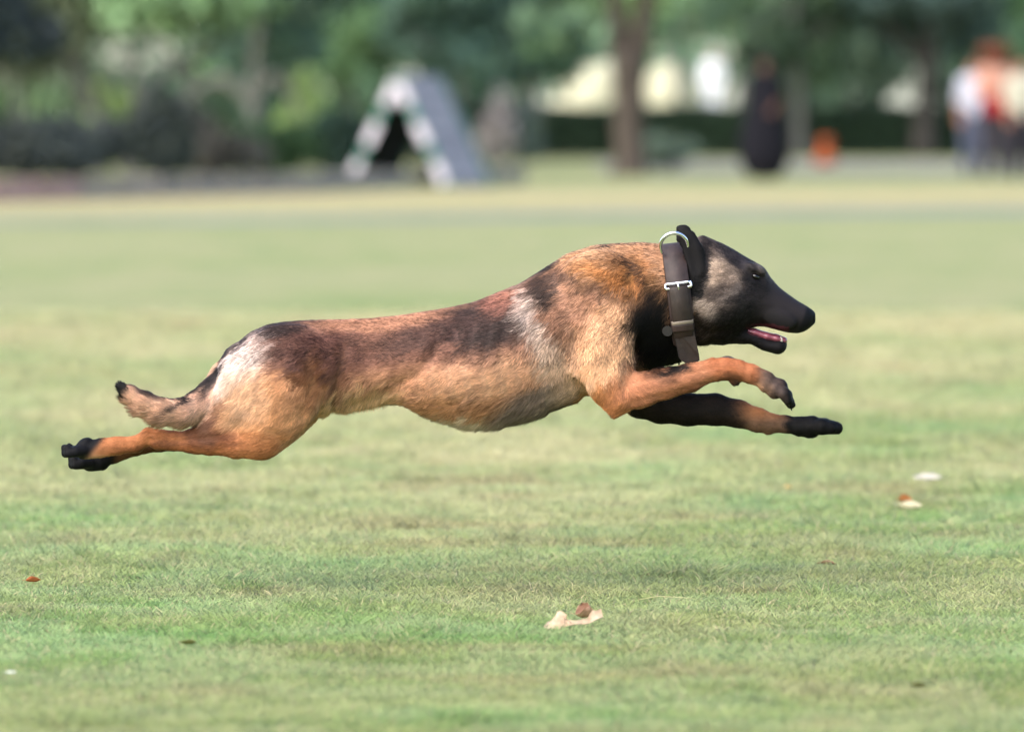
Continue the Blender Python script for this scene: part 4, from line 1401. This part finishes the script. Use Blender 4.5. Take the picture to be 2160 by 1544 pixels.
def tail_mask(P):
    best = np.full(len(P), 1e3)
    for a, b in zip(TAILPTS[:-1], TAILPTS[1:]):
        a, b = np.array(a, float), np.array(b, float)
        d = b - a
        iw = 1 / .8
        p = (P - a[:3]) * [1, 1, iw]
        dd = d[:3] * [1, 1, iw]
        t = np.clip(p @ dd / (dd @ dd), 0, 1)
        best = np.minimum(best, np.linalg.norm(p - t[:, None] * dd, axis=1) - (a[3] + d[3] * t))
    return (best < 7) & (P[:, 0] < 472) & ~((P[:, 2] < 84) & (P[:, 1] > 893))

def sstep(a, b, x):
    t = np.clip((x - a) / (b - a), 0, 1)
    return t * t * (3 - 2 * t)

def coat_colour(P):
    x, y, w = P[:, 0], P[:, 1], P[:, 2]
    C = paint(P, (198, 148, 114), COAT)
    # tail: everything left of the thigh that lies nearer than the leg
    tail = tail_mask(P)
    C = np.where(tail[:, None], paint(P, (214, 170, 140), TAIL, .25), C)
    # near forearm and paw / far legs
    hm = sstep(1440, 1478, x + (vnoise(P, 9, 5) - .5) * 16) * (y < 752)
    H = paint(P, (96, 84, 80), HEAD)
    C += (H - C) * hm[:, None]
    ear = (x > 1418) & (x < 1490) & (y < 622) & (np.abs(w) > 40 + (x - 1440) * .18) & (x + y * .42 > 1610) & (x < 1486 - np.clip(520 - y, 0, 100) * .45)
    C = np.where(ear[:, None], np.array((20, 17, 18.)), C)
    # feet
    fn = sstep(1572, 1640, x + (vnoise(P, 14, 6) - .5) * 26) * (y > 770) * (w > 0)
    C += (np.array((62, 52, 50.)) - C) * (fn * .9)[:, None]
    fn = sstep(1642, 1668, x + (vnoise(P, 8, 9) - .5) * 12) * (y > 770) * (w > 0)
    C += (np.array((22, 19, 20.)) - C) * fn[:, None]
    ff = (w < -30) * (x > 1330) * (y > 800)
    C += (np.array((34, 26, 22.)) - C) * (ff * (.98 - .5 * sstep(1540, 1600, x)))[:, None]  # far foreleg darkened: its shade is painted into the coat
    ff = (w < -30) * sstep(1530, 1600, x) * (y > 800) * sstep(900, 868, y)
    C += (np.array((176, 112, 70.)) - C) * (ff * .8)[:, None]  # brown highlight painted along the top of the far wrist
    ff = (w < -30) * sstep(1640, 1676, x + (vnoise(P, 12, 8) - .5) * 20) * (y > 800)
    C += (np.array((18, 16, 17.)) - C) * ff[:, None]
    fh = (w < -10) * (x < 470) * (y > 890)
    C += (np.array((96, 62, 42.)) - C) * (fh * .8)[:, None]  # far hind leg browned darker to carry its shade
    pad = sstep(232, 206, x + np.where(w > 0, (y - 925) * .9, -20)) * (y > 890)
    C += (np.array((16, 15, 18.)) - C) * pad[:, None]
    # bare skin: nose, lips, mouth
    nose = sstep(1692, 1699, x + (y - 665) * .35) * (y < 700)
    C += (np.array((14, 13, 16.)) - C) * nose[:, None]
    return C

# hair flow and length: x, y, dx, dy, length
FLOW = np.array([
    (1700, 665, -1, -0.2, 2), (1660, 640, -1, -0.35, 3), (1640, 690, -1, 0, 3), (1600, 560, -0.8, -0.6, 5.4), (1560, 600, -1, 0.1, 6.75), (1520, 530, -1, -0.4, 8.1),
    (1500, 600, -1, 0.3, 10.8), (1530, 690, -1, 0.4, 10.8), (1480, 690, -0.9, 0.6, 20.2), (1470, 640, -1, 0.4, 17.6), (1640, 728, -1, 0.2, 3), (1580, 718, -1, 0.3, 6.75),
    (1450, 500, -0.4, -1, 3), (1465, 560, -0.3, -1, 3), (1430, 480, -0.6, -0.6, 3),
    (1400, 540, -1, 0.15, 14), (1340, 560, -1, 0.3, 15), (1250, 540, -1, 0.2, 15), (1180, 570, -1, 0.5, 14), (1390, 660, -0.6, 1, 16), (1390, 740, -0.4, 1, 15),
    (1330, 640, -0.7, 0.9, 14), (1280, 640, -0.7, 0.8, 12), (1270, 740, -0.3, 1, 10), (1290, 820, -0.2, 1, 9), (1300, 860, -0.6, 0.6, 9),
    (1350, 810, 0.9, 0.3, 8.1), (1430, 795, 1, -0.1, 8.1), (1520, 775, 1, 0.05, 6.75), (1600, 795, 1, 0.35, 6.75), (1660, 835, 0.7, 0.8, 5.4),
    (1420, 870, 1, 0.2, 8.1), (1540, 875, 1, 0.2, 6.75), (1640, 900, 1, 0.1, 6.75), (1740, 905, 1, 0.1, 5.4),
    (1200, 700, -0.7, 0.8, 16), (1130, 650, -0.8, 0.7, 20), (1160, 740, -0.4, 1, 18), (1200, 800, -0.2, 1, 14), (1050, 640, -1, 0.35, 13), (1000, 700, -1, 0.3, 12), (900, 670, -1, 0.1, 12),
    (900, 740, -1, 0.25, 11), (800, 680, -1, 0.05, 12), (800, 760, -1, 0.25, 11), (700, 690, -1, 0.1, 13), (620, 690, -1, 0.15, 14), (1050, 800, -0.9, 0.5, 11),
    (950, 830, -0.9, 0.5, 12), (960, 888, -0.7, 0.8, 22), (1010, 895, -0.7, 0.9, 28), (1060, 895, -0.7, 0.8, 26), (1110, 885, -0.7, 0.7, 18), (1200, 850, -0.9, 0.4, 12), (860, 850, -0.8, 0.6, 14), (780, 845, -0.4, 1, 22), (730, 870, -0.5, 0.9, 20),
    (560, 690, -1, 0.3, 14), (500, 740, -0.8, 0.8, 16), (470, 800, -0.6, 0.8, 18), (600, 780, -0.8, 0.6, 12), (560, 850, -0.7, 0.7, 11), (640, 850, -0.7, 0.7, 11), (480, 870, -0.8, 0.6, 16),
    (560, 930, -1, 0.3, 9), (620, 930, -0.8, 0.4, 9), (480, 930, -1, 0.05, 10.8), (400, 928, -1, 0, 9.45), (330, 925, -1, 0.1, 8.1), (250, 940, -1, 0.15, 6.75), (170, 950, -1, 0, 5.4),
    (300, 960, -1, 0.3, 8.1), (200, 982, -1, 0.1, 5.4),
], float)
FLOWT = np.array([(480, 770, -.7, .9, 14), (440, 830, -.8, .7, 14), (440, 870, -.9, .5, 16), (400, 840, -1, .3, 13), (400, 890, -1, .15, 20), (350, 835, -1, -.1, 13), (350, 885, -1, -.02, 24),
                  (300, 815, -1, -.45, 13), (300, 862, -1, -.3, 24), (270, 805, -.8, -.8, 13), (280, 835, -.9, -.6, 20)], float)

def flow_at(P):
    x, y, w = P[:, 0], P[:, 1], P[:, 2]
    def idw(T):
        acc = np.zeros((len(P), 3)); tot = np.zeros(len(P))
        for r in T:
            d2 = (x - r[0]) ** 2 + (y - r[1]) ** 2 + 60.0
            k = 1.0 / (d2 * d2)
            acc += k[:, None] * r[2:5]
            tot += k
        return acc / tot[:, None]
    A = idw(FLOW)
    tail = tail_mask(P)
    B = idw(FLOWT)
    A = np.where(tail[:, None], B, A)
    # far legs flow along themselves
    return A

def streak(P, ang, scale, seed, along=.18):
    """noise drawn out along the lie of the hair (ang), 0..1"""
    acc = np.zeros(len(P)); tot = np.zeros(len(P))
    for i in range(6):
        a = i * math.pi / 6
        wt = np.clip(np.cos(2 * (ang - a)), 0, 1) ** 3
        q = np.stack([(P[:, 0] * math.cos(a) + P[:, 1] * math.sin(a)) * along, -P[:, 0] * math.sin(a) + P[:, 1] * math.cos(a), P[:, 2] * .7], 1)
        acc += wt * vnoise(q, scale, seed + i); tot += wt
    r = acc / np.maximum(tot, 1e-6)
    return np.clip(.5 + (r - .5) * 1.3, 0, 1)

def coat_hairs(V, Q, N, n):
    T = np.concatenate([Q[:, [0, 1, 2]], Q[:, [0, 2, 3]]])
    a, b, c = V[T[:, 0]], V[T[:, 1]], V[T[:, 2]]
    nn = np.cross(b - a, c - a)
    area = np.linalg.norm(nn, axis=1)
    cen = (a + b + c) / 3
    near = np.where(nn[:, 2] > -0.2 * area, 1.0, 0.35)
    headw = np.where((cen[:, 0] > 1460) & (cen[:, 1] < 750), 2.2, 1.0) * np.where((cen[:, 0] > 1330) & (cen[:, 1] > 750), 1.4, 1.0) * np.where(cen[:, 0] < 470, 1.3, 1.0)
    p = area * near * headw
    t = RNG.choice(len(T), n, p=p / p.sum())
    u, v = RNG.random(n), RNG.random(n)
    fl = u + v > 1
    u[fl], v[fl] = 1 - u[fl], 1 - v[fl]
    P = a[t] + u[:, None] * (b - a)[t] + v[:, None] * (c - a)[t]
    NN = N[T[t, 0]] * (1 - u - v)[:, None] + N[T[t, 1]] * u[:, None] + N[T[t, 2]] * v[:, None]
    NN /= np.linalg.norm(NN, axis=1, keepdims=True)
    A = flow_at(P)
    ln = A[:, 2] * (0.65 + 0.6 * RNG.random(n))
    D = np.stack([A[:, 0], A[:, 1], np.zeros(n)], 1)
    D /= np.linalg.norm(D, axis=1, keepdims=True) + 1e-9
    wob = (vnoise(P, 26, 21) - .5) * 0.9 + (vnoise(P, 9, 22) - .5) * 0.7 + RNG.normal(0, .16, n)
    ca, sa = np.cos(wob), np.sin(wob)
    D = np.stack([D[:, 0] * ca - D[:, 1] * sa, D[:, 0] * sa + D[:, 1] * ca, D[:, 2]], 1)
    D -= NN * (D * NN).sum(1)[:, None]
    nd = np.linalg.norm(D, axis=1, keepdims=True)
    down = np.array([0, 1.0, 0]) - NN * NN[:, 1:2]
    D = np.where(nd > .25, D / (nd + 1e-9), down / (np.linalg.norm(down, axis=1, keepdims=True) + 1e-9))
    lift = 0.16 + 0.2 * RNG.random(n) + 0.12 * (vnoise(P, 18, 23) - .3)
    lift = lift + np.where((NN[:, 1] > .45) & (A[:, 2] > 14), .45 * RNG.random(n), 0)
    ln = ln * np.where((NN[:, 1] > .6) & (A[:, 2] > 14), 1.35, 1)
    x, y = P[:, 0], P[:, 1]
    # bare: nose, mouth, eyes, pads, under the collar
    bare = ((x + (y - 665) * .35 > 1691) & (y < 700)) | ((x < 215) & (y > 905))
    bare |= (x > 1572) & (y > 684) & (y < 712) & (y > 690 + (x - 1600) * .1) & (x < 1668)
    bare |= ((x - 1592) / 13) ** 2 + ((y - 583) / 9) ** 2 < 1
    cl = (y - 523) / 202.0
    bare |= (x > 1403 + 24 * cl) & (x < 1447 + 20 * cl) & (y < 752) & ~((x > 1426) & (y < 560) & (np.abs(P[:, 2]) > 46))
    keep = ~bare & (ln > 1.2)
    P, NN, D, ln, lift = P[keep], NN[keep], D[keep], ln[keep], lift[keep]
    n = len(P)
    ang = np.arctan2(A[keep][:, 1], A[keep][:, 0])
    st1, st2 = streak(P, ang, 9, 300), streak(P, ang, 4.5, 320)
    body = sstep(1470, 1420, P[:, 0]) * sstep(330, 420, P[:, 0]) * sstep(900, 860, P[:, 1])
    headm = (P[:, 0] > 1455) & (P[:, 1] < 752)
    reach = (RNG.normal(0, 7, n) + (st1 - .5) * 30) * np.where(headm, .35, .15 + .85 * body)
    C = coat_colour(P + np.stack([np.cos(ang), np.sin(ang), np.zeros(n)], 1) * reach[:, None])
    L = lin(C)
    L = L * np.clip(L.mean(1, keepdims=True) / .3, .2, 1.6) ** .16 * .95
    L = L * np.clip(L.mean(1, keepdims=True) / .05, .35, 1) ** .6     # the black of the coat is deep
    L *= (0.66 + 0.6 * RNG.random(n))[:, None] * (1 + (st2 - .5) * np.where(headm, 1.0, .5 + .12 * body))[:, None] * (1 + (st1 - .5) * np.where(headm, .6, .38 + .06 * body))[:, None] * (0.88 + 0.24 * vnoise(P, 22, 32))[:, None]
    griz = headm & (RNG.random(n) < .22) & (P[:, 0] < 1680)
    L[griz] = L[griz] * 1.7 + lin((34, 30, 28))
    k = 4
    s = np.linspace(0, 1, k)
    pts = np.zeros((n, k, 3)); cols = np.zeros((n, k, 3))
    # banded guard hairs: part of the coat on back and neck carries dark tips
    sable = ((P[:, 1] < 760) & (P[:, 0] < 1400) & (P[:, 0] > 500)) * (RNG.random(n) < .38)
    for i in range(k):
        h = ln * s[i]
        pts[:, i] = P - NN * 0.8 + D * (h * np.cos(lift))[:, None] + NN * (h * np.sin(lift) * (1 - .35 * s[i]))[:, None]
        cols[:, i] = L * (0.82 + .3 * s[i]) * np.where(sable, 1 - .8 * s[i], 1)[:, None]
    rad = (0.34 / PXM) * np.array([1.0, 1.05, .8, .25])[None, :] * (0.8 + .5 * RNG.random(n))[:, None]
    rad = rad * np.clip(ln / 9, .8, 1.2)[:, None]
    nw = np.stack([NN[:, 0], -NN[:, 2], -NN[:, 1]], 1)
    nw += RNG.normal(0, .12, nw.shape)
    nw /= np.linalg.norm(nw, axis=1, keepdims=True)
    return dog_to_world(pts), rad, cols, nw

def make_dog():
    V, Q = build_dog()
    N = vnormals(V, Q)
    if ((V - V.mean(0)) * N).sum() < 0:
        N = -N; Q = Q[:, ::-1]
    root = empty('running_dog', (0, 0, 0), 'tan and black shepherd dog in mid-leap with outstretched legs above the lawn', 'dog')
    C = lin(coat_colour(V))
    # the open mouth shows dark gums
    m = (V[:, 0] > 1574) & (V[:, 1] > 682) & (V[:, 1] < 712) & (np.abs(N[:, 1]) > .45) & (V[:, 0] < 1664)
    C[m] = lin((70, 34, 40))
    W = dog_to_world(V)
    Qw = Q[:, ::-1]           # the mapping mirrors two axes of three
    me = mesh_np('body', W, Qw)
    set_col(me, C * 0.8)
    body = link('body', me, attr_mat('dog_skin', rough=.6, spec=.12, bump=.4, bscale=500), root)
    P, R, HC, NW = coat_hairs(V, Q, N, NHAIR)
    hc = curves_np('fur', P, R, HC, NW)
    link('fur', hc, attr_mat('dog_fur', rough=.5, spec=.13, nrm=.8), body)
    # eyes
    em, nt, b = new_mat('dog_eye')
    b.inputs['Base Color'].default_value = lin4((12, 8, 6))
    b.inputs['Roughness'].default_value = .1
    b.inputs['Specular IOR Level'].default_value = .6
    for s in (1, -1):
        e = Field((1570, 560, -70), (1615, 605, 70), 2.0)
        e.ellipsoid((1592, 582, 43.5 * s), (9.0, 6.0, 8), 0, .45)
        ev, eq = e.mesh(1)
        link('eye', mesh_np('eye', dog_to_world(ev), eq[:, ::-1]), em, root)
    # nose leather
    g = Field((1680, 635, -30), (1730, 695, 30), 1.8)
    g.ellipsoid((1704.5, 664.5, 0), (13.5, 12.5, 19), 0, .5)
    for sd in (1, -1):
        g.ellipsoid((1715, 668, 10 * sd), (5, 3.2, 5), 2.5, .3, sub=True)
    gv, gq = g.mesh(2)
    link('nose', mesh_np('nose', dog_to_world(gv), gq[:, ::-1]), noise_mat('nose_leather', (18, 17, 20), (30, 28, 32), 300, .32, .6, bump=.15), root)
    # tongue
    g = Field((1550, 660, -40), (1680, 760, 40), 2.2)
    g.add(g.chain([(1562, 694, 0, 8), (1592, 700, 0, 8.5), (1618, 709, 0, 9), (1638, 713, 0, 9), (1654, 718, 0, 7.5)], k_in=3, wscale=2.3), 3)
    g.stroke([(1580, 690), (1650, 704)], 5, 1.0)
    gv, gq = g.mesh(1)
    tm = noise_mat('tongue', (104, 48, 62), (150, 82, 94), 70, .3, .6)
    link('tongue', mesh_np('tongue', dog_to_world(gv), gq[:, ::-1]), tm, root)
    # lower teeth
    wm = noise_mat('tooth', (176, 166, 156), (200, 190, 178), 60, .3, .5)
    for (tx, ty, tw, hgt, r) in ((1648, 717, 16, 8, 3.4), (1648, 717, -16, 8, 3.4), (1655, 716, 6, 4, 2.6), (1655, 716, -6, 4, 2.6)):
        tv, tq, tt = tube(dog_to_world(np.array([(tx, ty + 3, tw), (tx, ty - hgt * .5, tw), (tx - 2, ty - hgt, tw)])), np.array([r, r * .7, .6]) / PXM, 6)
        link('tooth', mesh_np('tooth', tv, tq, tt), wm, root)
    # claws
    cm = noise_mat('claw', (18, 16, 16), (40, 36, 34), 60, .35, .5)
    for (px, py, w, ang) in ((1638, 815, 70, .72 + .42), (1716, 904, -72, .13)):
        for o, fw in ((-19, 27), (-7, 37), (7, 37), (19, 28)):
            fw *= 1.22 if px > 1700 else 1.0
            a1 = ang - (.35 if px < 1700 else .12)
            bx, by = px + fw * .6 * math.cos(a1), py + fw * .6 * math.sin(a1)
            cx_, cy_ = bx + fw * .6 * math.cos(ang), by + fw * .6 * math.sin(ang)
            q = [(cx_ + 3 * math.cos(ang), cy_ + 3 * math.sin(ang) - 3, w + o), (cx_ + 7 * math.cos(ang), cy_ + 7 * math.sin(ang) - 1, w + o), (cx_ + 11 * math.cos(ang), cy_ + 11 * math.sin(ang) + 2, w + o)]
            tv, tq, tt = tube(dog_to_world(np.array(q)), np.array([3.4, 2.6, .6]) / PXM, 6)
            link('claw', mesh_np('claw', tv, tq, tt), cm, root)
    return root

NHAIR = 420000
dog = make_dog()

# ------------------------------------------------------------------ collar
def make_collar():
    root = empty('dog_collar', dog_to_world(np.array([1436.0, 732.0, 0.0])), 'dark brown leather collar with silver ring around the neck of the leaping dog', 'collar')
    U = np.array([24, 202, 0.0]); U /= np.linalg.norm(U)
    Vx = np.array([U[1], -U[0], 0.0])
    W = np.array([0, 0, 1.0])
    C0 = np.array([1431.0, 624, 0])
    leather = noise_mat('collar_leather', (44, 33, 31), (60, 46, 43), 60, .55, .35, bump=.08)
    leather2 = noise_mat('collar_leather_end', (34, 25, 21), (46, 35, 29), 60, .55, .35, bump=.08)
    metal, nt, b = new_mat('collar_metal')
    b.inputs['Base Color'].default_value = (.82, .8, .84, 1)
    b.inputs['Metallic'].default_value = 1.0
    b.inputs['Roughness'].default_value = .1
    def at(th, off=0.0, v=0.0, a=108.0, bb=79.0):
        return C0 - U * (a + off) * math.cos(th) + W * (bb + off) * math.sin(th) + Vx * v
    def band(t0, t1, half, off0, off1, seg, closed=False, taper=None):
        prof = [(-half, off0), (-half + 2, off1), (half - 2, off1), (half, off0)]
        V, Q = [], []
        ths = np.linspace(t0, t1, seg, endpoint=not closed)
        for i, th in enumerate(ths):
            hs = 1.0 if taper is None else taper(i / (seg - 1))
            for (v, o) in prof:
                V.append(at(th, o, v * hs))
        n = len(prof)
        for i in range(seg if closed else seg - 1):
            for j in range(n):
                a, b_ = i * n + j, i * n + (j + 1) % n
                c, d = ((i + 1) % seg) * n + (j + 1) % n, ((i + 1) % seg) * n + j
                Q.append((a, b_, c, d))
        if not closed:
            Q.append((3, 2, 1, 0)); e = (seg - 1) * n; Q.append((e, e + 1, e + 2, e + 3))
        return np.array(V), np.array(Q)
    def put(name, V, Q, T, mat, parent=root):
        return link(name, mesh_np(name, dog_to_world(V), Q, T), mat, parent, local=False)
    V, Q = band(0, 2 * math.pi, 25, -2, 4.5, 96, True)
    put('strap', V, Q, None, leather)
    # second layer of the strap below the buckle
    V, Q = band(math.radians(79.5), math.radians(138), 21.5, 4, 12, 28)
    put('strap_overlap', V, Q, None, leather2)
    # hanging strap end
    P0 = at(math.radians(136), 11, 2)
    outl = [(-21, -28), (21, -28), (22, 40), (21, 52), (2, 64), (-18, 48), (-21, 40)]
    V = []
    for o in (0.0, 5.0):
        for (q, r) in outl:
            bend = 4 * math.sin((r + 28) / 92 * 2.2)
            V.append(P0 + Vx * q + np.array([.2, .98, 0]) * r + W * (o + bend - max(0, r) * .32))
    n = len(outl)
    Q = [(i, (i + 1) % n, n + (i + 1) % n, n + i) for i in range(n)]
    T = [(0, i + 1, i) for i in range(1, n - 1)] + [(n, n + i, n + i + 1) for i in range(1, n - 1)]
    link('strap_end', mesh_np('strap_end', dog_to_world(np.array(V)), Q, T, smooth=False), leather2, root, local=False)
    # buckle frame with prong
    th = math.radians(77)
    fr = []
    for (v, dt) in ((-27, -.03), (27, -.03), (27, .06), (-27, .06), (-27, -.03)):
        fr.append(at(th + dt, 9, v))
    P = []
    for a, b_ in zip(fr[:-1], fr[1:]):
        for t in np.linspace(0, 1, 6, endpoint=False):
            P.append(a + (b_ - a) * t)
    P.append(P[0])
    Vt, Qt, Tt = tube(P, 2.7, 8)
    bk = put('buckle', Vt, Qt, Tt, metal)
    Vt, Qt, Tt = tube([at(th - .03, 10, 0), at(th + .03, 12, 0), at(th + .1, 10, 0)], 2.0, 8)
    link('prong', mesh_np('prong', dog_to_world(Vt), Qt, Tt), metal, bk, local=False)
    # keeper loop
    V, Q = band(math.radians(115), math.radians(118), 24, 8, 14.5, 6)
    put('keeper', V, Q, None, noise_mat('keeper', (104, 94, 82), (124, 112, 98), 90, .4, .4))
    V, Q = band(math.radians(118.4), math.radians(127), 23.5, 8.5, 14, 6)
    put('keeper_loop', V, Q, None, leather)
    # round tag under the strap
    cT = at(math.radians(128), 3, -33)
    Vt, Qt, Tt = tube([cT + W * -2, cT + W * 2], [11, 11], 18)
    link('tag', mesh_np('tag', dog_to_world(Vt), Qt, Tt, smooth=False), noise_mat('tag', (24, 21, 17), (34, 30, 24), 60, .6, .3), root, local=False)
    # D ring standing up
    P = []
    for a in np.linspace(math.radians(-30), math.radians(210), 40):
        P.append(np.array([1420 + 29 * math.cos(a), 519 - 29 * math.sin(a), 52 + (536 - 519 + 29 * math.sin(a)) * .62]))
    Vt, Qt, Tt = tube(P, 4.0, 10)
    put('ring', Vt, Qt, Tt, metal)
    return root
collar = make_collar()
